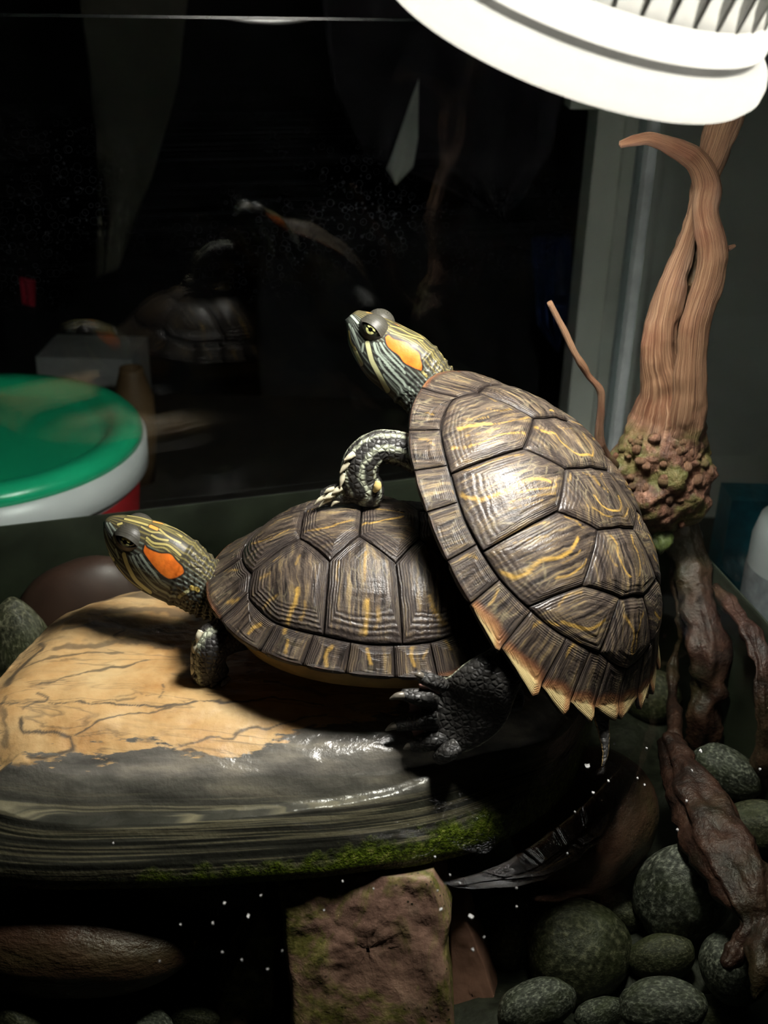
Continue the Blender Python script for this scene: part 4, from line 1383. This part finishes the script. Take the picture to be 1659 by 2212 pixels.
HB = Head((720, 640), (440, 460), 37.5, 30, 0.512)
bodyB = MB()
top = [(205, 225), (285, 170), (400, 190), (540, 225), (680, 290), (800, 350), (950, 425), (1080, 495), (1200, 610), (1300, 720), (1400, 850), (1560, 1000), (1700, 1150)]
bot = [(168, 400), (180, 550), (240, 690), (320, 825), (420, 960), (540, 1060), (650, 1150), (760, 1240), (850, 1320), (930, 1400), (1100, 1540), (1300, 1680)]
strokes = [
    ([(410, 590), (430, 680), (460, 790), (510, 890), (560, 980), (610, 1070), (650, 1130)], 60, PALE), ([(250, 630), (290, 720), (340, 820)], 44, PALE * .9),
    ([(490, 600), (520, 700), (600, 790), (660, 870), (740, 960), (830, 1050), (960, 1180)], 32, GREEN * 1.4), ([(560, 600), (620, 700), (700, 790), (800, 890), (850, 950)], 24, GREEN * 1.2), ([(540, 780), (590, 880), (680, 980), (800, 1100), (900, 1250)], 24, GREEN * 1.2),
    ([(600, 960), (700, 1080), (800, 1180), (880, 1270)], 18, GREEN), ([(600, 600), (680, 700), (770, 800), (840, 880)], 14, GREEN * 1.1), ([(520, 600), (570, 720), (650, 810), (740, 900)], 12, GREEN),
    ([(1040, 920), (1105, 990)], 28, YEL * .8), ([(210, 240), (260, 300), (300, 350)], 26, GREEN * 1.6), ([(190, 350), (240, 450), (290, 580), (330, 660)], 20, GREEN * 1.3), ([(230, 400), (270, 500), (320, 640)], 14, GREEN * 1.2),
    ([(185, 430), (210, 560), (270, 650)], 18, YEL * .8), ([(400, 205), (540, 240), (680, 300), (750, 345)], 17, (0.45, .26, .07)), ([(735, 335), (785, 368)], 28, (0.72, .28, .06)),
    ([(660, 430), (760, 480), (900, 520), (1060, 570)], 13, YEL * .75), ([(680, 390), (800, 420), (900, 480), (1080, 540)], 11, YEL * .7), ([(680, 480), (850, 540), (1000, 630)], 13, YEL * .7), ([(1080, 650), (1150, 720), (1210, 810)], 11, YEL * .6),
    ([(820, 380), (960, 450), (1090, 520)], 11, YEL * .6), ([(1000, 560), (1120, 680), (1260, 830)], 10, YEL * .5), ([(360, 600), (350, 680)], 26, GREEN * 1.3)]
patch = [(622, 535), (660, 510), (720, 558), (870, 600), (930, 660), (1010, 720), (1030, 800), (1042, 920), (930, 880), (840, 830), (780, 750), (700, 690), (640, 620)]
build_head(HB, top, bot, strokes, patch, None, (17, 19), bodyB, tb_, org_b, 100, 5.0)
# left foreleg braced on the other turtle's back
add_limb(bodyB, [(930, 1010, .452, 36, 34), (900, 985, .455, 38, 34), (860, 968, .456, 37, 32), (815, 968, .455, 38, 32), (783, 995, .453, 41, 32), (776, 1030, .452, 42, 32), (786, 1060, .452, 44, 30), (782, 1078, .453, 38, 24)],
         [(0.25, .16, PALEST), (0.85, .10, PALEST), (1.75, .16, PALEST), (2.5, .08, PALEST)], m=12, n=56)
add_limb(bodyB, [(770, 1062, .453, 26, 24), (735, 1066, .452, 24, 18), (708, 1072, .451, 20, 12), (694, 1078, .450, 12, 8)], [(1.57, .3, PALEST)])
for k, (x0, y0, x1, y1) in enumerate([(705, 1072, 678, 1092), (718, 1076, 688, 1096), (735, 1080, 715, 1094), (722, 1056, 700, 1066)]):
    claw(tb_, org_b, [(x0, y0, .4495, 6, 6), ((x0 + x1) / 2 - 2, (y0 + y1) / 2 - 2, .4485, 4.5, 4.5), (x1, y1, .448, 1, 1)], CLAWP)
for k, (x0, y0, x1, y1) in enumerate([(765, 980, 743, 995), (752, 998, 734, 1022), (742, 1022, 735, 1052), (737, 1053, 718, 1066), (722, 1066, 700, 1078)]):
    claw(tb_, org_b, [(x0, y0, .4485, 7, 5), ((x0 + x1) / 2, (y0 + y1) / 2, .4475, 6, 4), (x1, y1, .447, 1.5, 1.5)], CLAWP, 'edge_scale')
claw(tb_, org_b, [(816, 1040, .447, 6, 5), (815, 1052, .4462, 9, 5), (808, 1062, .4465, 4, 3)], plain('yellow scale', (0.55, 0.42, 0.16), 0.35, 0.15, 300), 'edge_scale')
# left hind leg and webbed foot on the stone
add_limb(bodyB, [(1190, 1380, .400, 50, 40), (1140, 1408, .390, 50, 40), (1095, 1440, .381, 52, 36), (1055, 1478, .3765, 68, 28), (1020, 1520, .3768, 82, 24), (980, 1545, .3772, 84, 20), (945, 1555, .3768, 76, 15), (915, 1560, .3770, 60, 10)],
         [(3.05, .10, PALEST), (0.0, .09, PALEST)], m=12, n=64)
TOES = [((958, 1482), (925, 1468), (905, 1460), 17, .3755, .3735), ((940, 1512), (900, 1505), (868, 1500), 19, .3805, .3795), ((945, 1553), (890, 1560), (856, 1566), 20, .3765, .3790), ((960, 1590), (915, 1604), (888, 1612), 22, .3755, .3752), ((985, 1612), (960, 1630), (945, 1640), 21, .3715, .3703)]
for (x0, y0), (x1, y1), (x2, y2), r, Y0, Y1 in TOES:
    add_limb(bodyB, [(x0, y0, Y0 - .001, r * .95, r * .9), ((x0 + x1) / 2, (y0 + y1) / 2, (Y0 + Y1) / 2 - .0022, r, r), (x1, y1, Y1 - .0022, r * .92, r * .9), (x2, y2, Y1 - .0014, r * .66, r * .6)], [(1.57, .25, (0.05, .05, .048))], m=6, n=28)
for (x0, y0), (x1, y1), Y in (((912, 1462), (896, 1458), .3712), ((872, 1502), (842, 1510), .3770), ((860, 1566), (833, 1578), .3770), ((893, 1610), (872, 1618), .3732)):
    claw(tb_, org_b, [(x0, y0, Y, 9, 9), ((x0 + x1) / 2, (y0 + y1) / 2 - 2, Y - .0006, 7.5, 7.5), (x1, y1, Y - .0004, 2, 2)])
web = MB()
tw = limb_pts([(905, 1478, .3765, 0, 0), (880, 1512, .3795, 0, 0), (862, 1560, .3800, 0, 0), (893, 1606, .3762, 0, 0), (948, 1634, .3712, 0, 0)])
tw0 = limb_pts([(958, 1486, .3790, 0, 0), (945, 1514, .3805, 0, 0), (948, 1553, .3785, 0, 0), (962, 1590, .3770, 0, 0), (985, 1612, .3730, 0, 0)])
for i in range(4):
    g = []
    for u in np.linspace(0, 1, 13):
        a_ = np.array(tw0[i][:3]) * (1 - u) + np.array(tw0[i + 1][:3]) * u
        b_ = np.array(tw[i][:3]) * (1 - u) + np.array(tw[i + 1][:3]) * u
        for v_ in np.linspace(0, 1, 7):
            e_ = v_ * (1 - 0.16 * math.sin(math.pi * u) - 0.035 * (int(u * 12) % 2))
            g.append(a_ + (b_ - a_) * e_ + np.array([0, -.0006 * math.sin(u * 19), 0]))
    g = np.array(g)
    f_ = grid_faces(13, 7, False)
    web.add(g, f_)
    web.add(g + np.array([0, .0008, -.0003]), [q[::-1] for q in f_])
web.build('toe_web', WEB, tb_, org_b)
for x, y, tgt in ((.66, -.70, (1.0, -.9, -.03)), (-.62, -.66, (-.9, -1.0, -.03))):
    p0, p1 = Wl(SH_B, x * .8, y * .75, -.004), Wl(SH_B, x, y * 1.0, -.012)
    p2 = Wl(SH_B, tgt[0] * .85, tgt[1], -.02)
    p3 = Wl(SH_B, *tgt)
    add_limb(bodyB, [[*p0, .008, .008], [*p1, .0085, .008], [*p2, .007, .006], [*p3, .006, .003]], [], world=True, up=(0, 0, 1))
add_limb(bodyB, [(1290, 1478, .400, 22, 20), (1296, 1530, .392, 20, 16), (1304, 1580, .386, 13, 10), (1308, 1625, .380, 7, 6), (1302, 1655, .376, 3, 3)], [(0.35, .22, (0.30, .20, .07)), (2.75, .22, (0.30, .20, .07))], m=8, n=28)
torso(bodyB, SH_B, 0.0)
bodyB.build('body', SKIN, tb_, org_b)

# ================================================================== driftwood
DWY = 0.548


def wtube(mb, rows, seed, n=40, m=10, amp=0.0012, burl=lambda s, V: 0 * s, ridges=0.022):
    V, F, s, t = tube(limb_pts(rows), n, m, up=-FW)
    S = spline(limb_pts(rows), m)
    C = np.vstack([np.repeat(S[:, :3], n, axis=0), S[0, :3], S[-1, :3]])
    rad = np.linalg.norm(V - C, axis=1)[:, None]
    d = (V - C) / (rad + 1e-9)
    rg = ridges * np.sin(t * 5 + seed + s * 30) + 0.6 * ridges * np.sin(t * 11 + s * 70 + seed)
    b = burl(s, V)
    V = V + d * (rad * rg[:, None] + (amp * fbm(V * 90 + seed, 3))[:, None] * (1 + 2.2 * b[:, None]))
    mb.add(V, F, wd=np.stack([t * 1.0, s * 14, np.full(len(V), seed)], -1), burl=b)


dw_o = PY(1440, 1120, DWY)
dw = thing('driftwood', 'reddish upright driftwood with a knobbly burl base beside the climbing turtle', 'driftwood', dw_o)
Y = DWY
trunk = MB()
zb0, zb1 = PY(1430, 960, Y)[2], PY(1430, 850, Y)[2]
bf = lambda s, V: sstep(zb1, zb0, V[:, 2] + 0.006 * vnoise(V * 60))
wtube(trunk, [(1580, 150, Y + .01, 36, 34), (1570, 230, Y + .008, 36, 34), (1555, 290, Y + .006, 36, 32), (1532, 360, Y + .006, 30, 28), (1508, 440, Y + .006, 20, 22), (1480, 530, Y + .003, 24, 24), (1450, 620, Y - .002, 30, 28), (1429, 700, Y - .004, 35, 32), (1426, 780, Y - .004, 43, 36), (1438, 850, Y - .002, 60, 44), (1436, 920, Y, 84, 60), (1426, 985, Y, 116, 74), (1428, 1040, Y, 116, 78), (1442, 1090, Y, 92, 66), (1452, 1132, Y, 56, 42)], 1.3, 90, 12, 0.0013, bf)
trunk.build('trunk', WOOD, dw, dw_o)
hw_ = MB()
wtube(hw_, [(1516, 470, Y + .008, 14, 12), (1488, 590, Y + .008, 26, 18), (1472, 700, Y + .006, 34, 20), (1466, 800, Y + .006, 40, 26), (1470, 900, Y + .006, 40, 34)], 8.3, 50, 10, 0.0022, lambda s, V: 0 * s + .35)
hw_.build('heartwood', HEART, dw, dw_o)
br = MB()
wtube(br, [(1468, 985, Y - .008, 40, 24), (1484, 910, Y - .011, 42, 28), (1490, 840, Y - .013, 38, 28), (1494, 770, Y - .014, 35, 28), (1504, 690, Y - .015, 33, 27), (1530, 605, Y - .015, 32, 26), (1538, 535, Y - .015, 31, 25), (1522, 460, Y - .013, 28, 24), (1527, 400, Y - .010, 29, 24), (1505, 350, Y - .011, 27, 22), (1455, 318, Y - .014, 20, 17), (1405, 300, Y - .016, 16, 14), (1375, 303, Y - .017, 13, 11), (1340, 312, Y - .018, 8, 7)], 4.1, 60, 10, 0.0007, bf)
br.build('branch', WOOD, dw, dw_o)
kn = MB()
wtube(kn, [(1562, 540, Y - .012, 12, 12), (1575, 535, Y - .012, 10, 10), (1588, 528, Y - .012, 6, 6)], 2.0, 20, 6, 0.001, lambda s, V: 0 * s + .6)
kn.build('broken_stub', WOOD, dw, dw_o)
tw_ = MB()
wtube(tw_, [(1186, 652, Y - .03, 6, 6), (1215, 708, Y - .03, 8, 8), (1243, 765, Y - .03, 8, 8), (1262, 795, Y - .028, 9, 9), (1272, 812, Y - .027, 7.5, 7.5), (1296, 842, Y - .026, 9, 9), (1299, 880, Y - .025, 8, 8), (1296, 960, Y - .02, 8, 8), (1330, 1010, Y - .01, 12, 10)], 7.7, 20, 8, 0.0004, lambda s, V: 0.7 * sstep(PY(1296, 840, Y)[2], PY(1296, 930, Y)[2], V[:, 2]))
tw_.build('twig', WOOD, dw, dw_o)
V0, F0 = icos(2)
rk = np.random.RandomState(3)
for i in range(74):
    py = rk.uniform(945, 1135)
    hw = np.interp(py, [945, 985, 1040, 1090, 1135], [85, 112, 112, 88, 50])
    u = rk.uniform(-1, 1)
    px = np.interp(py, [945, 1040, 1135], [1432, 1428, 1452]) + u * hw
    r = rk.uniform(6, 15) * (0.8 if py < 990 else 1.0)
    Yk = Y - math.sqrt(max(0, 1 - u * u)) * np.interp(py, [945, 1000, 1050, 1135], [.016, .0185, .019, .010]) + .001
    p = PY(px, py, Yk)
    k = mpp(p) * r
    v = V0 * (1 + 0.22 * fbm(V0 * 1.3 + i * 3.1, 2))[:, None] * k * rk.uniform(.8, 1.25, 3)
    obj('burl_knob', p + v, F0, WOOD, dw, dw_o, True, {'wd': np.stack([v[:, 0] * 200, v[:, 2] * 200, np.full(len(v), i * 1.0)], -1), 'burl': np.full(len(v), rk.uniform(.25, .95))})
MOSS = plain('green moss', (0.05, 0.07, 0.014), 0.7, 0.7, 160, 0.6)
pmz = PY(1428, 1165, Y - .008)
vv = IV * (1 + 0.25 * fbm(IV * 1.5, 3))[:, None] * np.array([.0062, .006, .0068])
obj('moss_tuft', pmz + vv, IF, MOSS, dw, dw_o)


def rootpath(rows):
    out = []
    for px, py, z, a_, b_ in rows:
        z = inside_z(px, py, z, max(a_, b_) * 0.00028)
        p = PZ(px, py, z)
        k = mpp(p)
        out.append((px, py, p[1], a_, b_))
    return out


for k, rows in enumerate([
    [(1455, 1120, .018, 50, 40), (1490, 1200, .001, 34, 30), (1505, 1290, -.015, 36, 30), (1530, 1390, -.035, 36, 30), (1530, 1480, -.055, 34, 30), (1525, 1580, -.085, 34, 30), (1500, 1660, -.12, 28, 26)],
    [(1440, 1600, -.05, 20, 20), (1480, 1680, -.05, 48, 32), (1545, 1790, -.048, 70, 40), (1602, 1900, -.050, 64, 36), (1628, 1990, -.058, 40, 26), (1600, 2050, -.066, 22, 16), (1568, 2085, -.069, 8, 8)],
    [(1700, 1900, -.05, 40, 30), (1675, 2000, -.06, 38, 28), (1652, 2090, -.064, 32, 22), (1628, 2160, -.070, 12, 10)],
    [(1545, 1270, -.015, 12, 10), (1610, 1350, -.04, 22, 18), (1640, 1440, -.065, 22, 18), (1650, 1560, -.10, 20, 16), (1640, 1680, -.13, 12, 12)],
    [(1452, 1130, .012, 24, 20), (1462, 1230, -.008, 14, 12), (1470, 1340, -.03, 12, 10), (1455, 1450, -.06, 10, 9), (1450, 1600, -.06, 16, 14)]]):
    rt = MB()
    wtube(rt, rootpath(rows), 11 + k * 2.3, 36, 8, 0.0016, lambda s, V: 0 * s + .45, 0.08)
    rt.build('root', ROOT, dw, dw_o)

# ================================================================== lamp
LN = unit((0.257, -0.278, 0.927))
LC = CAM + ray(1233.8, 46.0) * 0.375
LR = 0.0657 / 0.36 * 0.375
lamp = thing('basking_lamp', 'white rimmed basking lamp with grey cooling fins above the turtles', 'lamp', LC)
def mat_translucent(name, col, k, rough=0.2):
    # thin milky plastic: k of the light goes through, the rest is scattered back
    t = NT(name)
    nz = t.noise(t.coord(), 40, 3)
    c = t.mix(nz, tuple(x * 0.95 for x in col), col)
    tl = t.n('ShaderNodeBsdfTranslucent', {'Color': c})
    t.set(col=c, rough=rough, spec=0.4)
    mx = t.n('ShaderNodeMixShader', {0: k, 1: t.bsdf.outputs[0], 2: tl.outputs[0]})
    t.t.links.new(mx.outputs[0], t.out.inputs[0])
    return t.m


RIMM = mat_translucent('milky lamp rim', (0.88, 0.88, 0.86), 0.5)
FIN = mat_translucent('milky grey fins', (0.62, 0.62, 0.60), 0.35, 0.45)
REFL = mat_translucent('milky reflector', (0.86, 0.86, 0.84), 0.20, 0.3)
t = NT('lamp diffuser')
DIFF = t.set(col=(0.9, 0.9, 0.9), em=(1.0, 0.985, 0.95), ems=30.0)
V, F = lathe([(LR * .86, -.001), (LR * .97, -.0015), (LR * 1.0, .0012), (LR * 1.0, .0045), (LR * .985, .0075), (LR * .955, .0095), (LR * .925, .0108), (LR * .90, .0112)], LC, 128, LN)
obj('rim', V, F, RIMM, lamp, LC)
V, F = lathe([(LR * .90, .0104), (LR * .895, .0115), (LR * .895, .0140)], LC, 128, LN)
obj('groove', V, F, plain('groove plastic', (0.55, 0.55, 0.54), 0.4), lamp, LC)
V, F = lathe([(LR * .90, .0138), (LR * .925, .0146), (LR * .92, .020), (LR * .895, .0232), (LR * .86, .0245), (LR * .8, .025)], LC, 128, LN)
obj('collar', V, F, RIMM, lamp, LC)
V, F = lathe([(LR * .90, -.001), (LR * .88, .010), (LR * .80, .038), (LR * .60, .072)], LC, 96, LN)
obj('reflector', V, F, REFL, lamp, LC)
V, F = lathe([(0.001, .074), (LR * .4, .0735), (LR * .60, .0725)], LC, 96, LN)
obj('diffuser', V, F, DIFF, lamp, LC)
V, F = lathe([(LR * .88, .024), (LR * .86, .036), (LR * .72, .070), (LR * .5, .090), (LR * .3, .105), (0.001, .105)], LC, 96, LN)
obj('housing', V, F, FIN, lamp, LC)
lu = unit(np.cross((0, 1, 0.01), LN))
lv = np.cross(LN, lu)
for k in range(44):
    an = k / 44 * 2 * math.pi
    d = math.cos(an) * lu + math.sin(an) * lv
    tg = np.cross(LN, d) * 0.0008
    prof_ = [(LR * .90, .0245), (LR * .915, .038), (LR * .80, .072), (LR * .56, .098), (LR * .35, .108), (LR * .45, .092), (LR * .70, .070), (LR * .86, .032)]
    a_ = [LC + d * r + LN * h for r, h in prof_]
    n_ = len(a_)
    V = np.array([p - tg for p in a_] + [p + tg for p in a_])
    F = [tuple(range(n_)), tuple(range(2 * n_ - 1, n_ - 1, -1))] + [(i, (i + 1) % n_, n_ + (i + 1) % n_, n_ + i) for i in range(n_)]
    obj('cooling_fin', V, F, FIN, lamp, LC, False)
V, F = lathe([(LR * .3, .103), (LR * .3, .14), (LR * .22, .145), (0.004, .15), (0.004, .30)], LC, 48, LN)
obj('socket', V, F, plain('black socket', (0.02, 0.02, 0.02), 0.4), lamp, LC)
ld = bpy.data.lights.new('basking_lamp_bulb_offscreen', 'AREA')
ld.shape = 'DISK'
ld.size = LR * 1.1
ld.energy = LAMP_POWER
ld.color = (1.0, 0.965, 0.90)
lo = bpy.data.objects.new('basking_lamp_bulb_offscreen', ld)
COL.objects.link(lo)
lo.parent = lamp
lo.location = Vector(LN * 0.070)
lo.rotation_euler = Vector(LN).to_track_quat('Z', 'Y').to_euler()

# ================================================================== tub with green lid behind the tank
TC = PY(-70, 925, 0.80)
TE = PY(296, 890, 0.80)
TR = np.linalg.norm((TE - TC)[:2])
TB = -0.16
GREENP = plain('green plastic', (0.014, 0.50, 0.235), 0.28, 0.06, 20)
WHITEP = plain('white plastic', (0.72, 0.73, 0.73), 0.35, 0.04, 20)
REDP = plain('red label', (0.45, 0.02, 0.025), 0.4, 0.08, 20)
GREENL = plain('green label', (0.02, 0.16, 0.06), 0.4, 0.08, 20)
TO = np.array([TC[0], TC[1], TB])
tub = thing('tub', 'white plastic tub with bright green lid and red label behind the glass', 'tub', TO)
zt = TC[2]
V, F = lathe([(0.001, zt - .010), (TR * .74, zt - .010), (TR * .79, zt - .0085), (TR * .82, zt - .001), (TR * .85, zt + .001), (TR * .90, zt + .002), (TR * .96, zt + .001), (TR * .995, zt - .004), (TR * 1.0, zt - .010), (TR * .985, zt - .0105)], (TC[0], TC[1], 0), 128)
obj('lid', V, F, GREENP, tub, TO)
hb = zt - TB
V, F = lathe([(TR * .97, zt - .010), (TR * 1.02, zt - .011), (TR * 1.02, zt - .034), (TR * 1.0, zt - .036), (TR * .965, zt - .037), (TR * .96, zt - .05), (TR * .90, TB + .004), (TR * .88, TB), (0.001, TB)], (TC[0], TC[1], 0), 128)
obj('body', V, F, WHITEP, tub, TO)
th = np.linspace(-0.9, 0.35, 40)
for (z0, z1, mt, nm, e) in ((zt - .042, TB + .03, REDP, 'label', .0006),):
    g = []
    for z in (z0, z1):
        r = np.interp(z, [TB, zt - .05], [TR * .89, TR * .962]) + e
        g.append(np.stack([TC[0] + r * np.cos(th), TC[1] + r * np.sin(th), np.full(40, z)], -1))
    obj(nm, np.concatenate(g), [q[::-1] for q in grid_faces(2, 40, False)], mt, tub, TO)
for o_ in (tub,):
    pass

# ================================================================== bottle outside the right pane
bl_ = PY(1612, 1200, 0.62)
bax = np.array([0, 0, 1.0])
BO = np.array([bl_[0] + 0.037, 0.62, -0.16])
btl = thing('bottle', 'white plastic bottle with teal cap standing outside the side pane', 'bottle', BO)
V, F = lathe([(0.001, 0), (.030, 0), (.034, .004), (.034, .145), (.031, .158), (.016, .168), (.015, .176)], BO, 48, bax)
obj('body', V, F, WHITEP, btl, BO)
TEAL = plain('teal plastic', (0.01, 0.13, 0.16), 0.35)
V, F = lathe([(.0175, .172), (.0185, .174), (.0185, .196), (.016, .199), (.001, .199)], BO, 40, bax)
obj('cap', V, F, TEAL, btl, BO)
GREYL = plain('grey printed label', (0.35, 0.36, 0.38), 0.5, 0.3, 120)
V, F = lathe([(.0343, .02), (.0345, .022), (.0345, .125), (.0343, .127)], BO, 48, bax)
obj('label', V, F, GREYL, btl, BO)
bx0 = PY(1622, 1165, 0.70)
pk = MB()
pk.add(*box(bx0[0] - .018, bx0[0] + .03, bx0[1], bx0[1] + .03, -.16, bx0[2] + .03))
tag(pk.build('packet', plain('teal carton', (0.012, 0.13, 0.18), 0.4, 0.5, 60), smooth=False), 'dark teal carton standing behind the white bottle', 'carton')


# ================================================================== dim things in the room behind
def cloth(name, outline_px, Yc, mat, label, cat='cloth', fold=0.012, nf=7, thick=0.004):
    pts = np.array([PY(x, y, Yc) for x, y in outline_px])
    z1, z0 = pts[:, 2].max(), pts[:, 2].min()
    nr, nc = 40, 44
    zs = np.linspace(z1, z0, nr)
    V = []
    for z in zs:
        xs_ = []
        for p, q in zip(pts, np.roll(pts, -1, 0)):
            if (p[2] - z) * (q[2] - z) <= 0 and abs(p[2] - q[2]) > 1e-9:
                xs_.append(p[0] + (q[0] - p[0]) * (p[2] - z) / (p[2] - q[2]))
        a_, b_ = (min(xs_), max(xs_)) if xs_ else (pts[:, 0].mean(), pts[:, 0].mean() + 1e-4)
        u = np.linspace(0, 1, nc)
        V.append(np.stack([a_ + (b_ - a_) * u, Yc + fold * np.sin(u * nf * 2 + 2.5 * np.sin((z + u * .2) * 14)) + fold * .5 * np.sin(z * 25 + u * 9), np.full(nc, z)], -1))
    V = np.concatenate(V)
    F = grid_faces(nr, nc, False)
    n_ = len(V)
    V2 = np.vstack([V, V + [0, thick, 0]])
    F2 = F + [tuple(i + n_ for i in q[::-1]) for q in F]
    per = list(range(nc)) + [r * nc + nc - 1 for r in range(1, nr)] + [(nr - 1) * nc + c_ for c_ in range(nc - 2, -1, -1)] + [r * nc for r in range(nr - 2, 0, -1)]
    F2 += [(a_, a_ + n_, b_ + n_, b_) for a_, b_ in zip(per, per[1:] + per[:1])]
    return tag(obj(name, V2, F2, mat), label, cat)


cloth('hanging_curtain', [(170, -60), (410, -60), (385, 180), (330, 380), (245, 600), (212, 600), (205, 300)], 1.30, plain('olive curtain cloth', (0.17, 0.155, 0.12), 0.8, 0.15, 12), 'dim olive curtain strip hanging behind the tank', 'curtain', 0.006, 3)
cloth('jacket', [(690, -60), (1260, -60), (1240, 120), (1190, 330), (1090, 480), (980, 420), (900, 380), (790, 340), (720, 200)], 1.22, plain('purple black jacket cloth', (0.06, 0.050, 0.062), 0.75, 0.35, 14), 'dark purplish jacket hanging in folds behind the glass', 'jacket', 0.014, 9)
cloth('shirt', [(905, 170), (903, 300), (893, 360), (855, 400), (835, 365), (862, 290), (888, 215)], 1.17, plain('pale shirt cloth', (0.85, 0.83, 0.80), 0.8, 0.1, 30), 'pale shirt hem showing between dark hanging clothes', 'shirt', 0.003, 3)
cloth('coat', [(560, 420), (1100, 470), (1190, 560), (1150, 900), (1080, 1100), (600, 1100), (560, 800)], 1.27, plain('black coat cloth', (0.022, 0.021, 0.022), 0.8, 0.3, 14), 'black coat hanging below the purplish jacket', 'coat', 0.014, 8)
cloth('bag', [(1150, 520), (1235, 500), (1232, 690), (1205, 760), (1160, 700)], 1.10, plain('navy plastic bag', (0.016, 0.03, 0.11), 0.4, 0.4, 30), 'navy blue plastic bag beside the pale door frame', 'bag', 0.006, 5)
cloth('strap', [(42, 600), (76, 606), (74, 662), (50, 655)], 1.15, plain('crimson strap', (0.45, 0.012, 0.04), 0.6), 'short crimson strap hanging in the dark', 'strap', 0.002, 2)
JO = PY(290, 880, 1.0)
JO[2] = -0.16
jar = PY(288, 838, 1.0)
r = 46 * mpp(jar)
hz_ = jar[2] + r
V, F = lathe([(0.001, 0), (r * .7, 0), (r, (hz_ + .16) * .45), (r * .95, (hz_ + .16) * .75), (r * .6, (hz_ + .16) * .95), (r * .55, hz_ + .16), (r * .45, hz_ + .16), (0.001, hz_ + .13)], JO, 40)
tag(obj('jar', V, F, plain('brown clay', (0.13, 0.075, 0.035), 0.6, 0.2, 30)), 'rounded brown clay jar standing behind the green lid', 'jar')
bx = PY(225, 800, 1.1)
tag(obj('box', *box(bx[0] - .07, bx[0] + .03, 1.1, 1.18, -.16, PY(225, 775, 1.1)[2]), plain('grey card', (0.30, 0.30, 0.30), 0.7), smooth=False), 'grey cardboard box behind the brown clay jar', 'box')

# ================================================================== flakes on the water
FLK = plain('pale skin flake', (0.42, 0.42, 0.41), 0.5, 0.1, 300)
SPOTS = [(485, 1952, 7), (563, 1936, 7), (537, 1980, 8), (460, 1995, 6), (390, 1998, 5), (480, 2058, 5), (522, 2075, 4), (610, 2055, 5), (578, 2095, 5), (740, 1905, 5), (940, 1852, 5), (972, 1891, 6), (945, 1925, 4), (993, 1909, 5),
         (1017, 1982, 12), (952, 1966, 9), (1046, 2025, 6), (1116, 1919, 5), (1020, 2052, 5), (807, 1921, 4), (1022, 2055, 5), (1268, 1655, 13), (1281, 1713, 7), (1314, 1688, 6), (1377, 1682, 6), (1397, 1617, 6), (1513, 1623, 11), (1483, 1731, 6),
         (1242, 1755, 4), (1327, 1607, 6), (1298, 1608, 6), (1642, 1663, 7), (1392, 1696, 5), (1463, 1793, 8), (1225, 1845, 4), (245, 1822, 5), (1116, 1960, 4), (345, 2078, 4), (700, 1968, 4), (1495, 1665, 6)]
PLACE = ['near the slate shard', 'in front of the basking stone', 'over the pebbles', 'under the tail of the climbing turtle', 'beside the driftwood root']
rf = np.random.RandomState(5)
for px, py, r in SPOTS:
    c = PZ(px, py, 0.0004)
    k = mpp(c) * r * 0.55
    n_ = 9
    an = np.linspace(0, 2 * np.pi, n_, endpoint=False)
    rad = k * rf.uniform(.35, 1.1, n_)
    lo_ = np.stack([c[0] + rad * np.cos(an), c[1] + rad * np.sin(an) * 1.2, np.full(n_, c[2])], -1)
    up_ = lo_ * 1.0
    up_[:, 2] += 0.0003 + 0.0004 * rf.rand(n_)
    V = np.vstack([lo_, up_, [c[0], c[1], c[2] + .0005]])
    F = [(i, (i + 1) % n_, n_ + (i + 1) % n_, n_ + i) for i in range(n_)] + [(n_ + i, n_ + (i + 1) % n_, 2 * n_) for i in range(n_)] + [tuple(range(n_ - 1, -1, -1))]
    zone = 0 if px < 700 else (4 if px > 1420 else (3 if py < 1720 else (2 if px > 1000 and py > 1900 else 1)))
    tag(obj('skin_flake', V, F, FLK, smooth=False), 'tiny pale flake floating on the water ' + PLACE[zone], 'flake', 'pale flakes floating ' + PLACE[zone])
BUB = NT('bubble film')
BUBM = BUB.set(col=(0.6, 0.6, 0.6), rough=0.03, trans=1.0, ior=1.1, spec=0.8)
for px, py, r in ((1469, 1260, 9), (1511, 1267, 9)):
    c = PZ(px, py, 0.0)
    k = mpp(c) * r
    V, F = lathe([(k, 0.0), (k * .92, k * .35), (k * .7, k * .62), (k * .4, k * .8), (k * .02, k * .86)], c, 24)
    tag(obj('air_bubble', V, F, BUBM), 'clear air bubble floating below the driftwood burl', 'bubble', 'air bubbles by the driftwood')
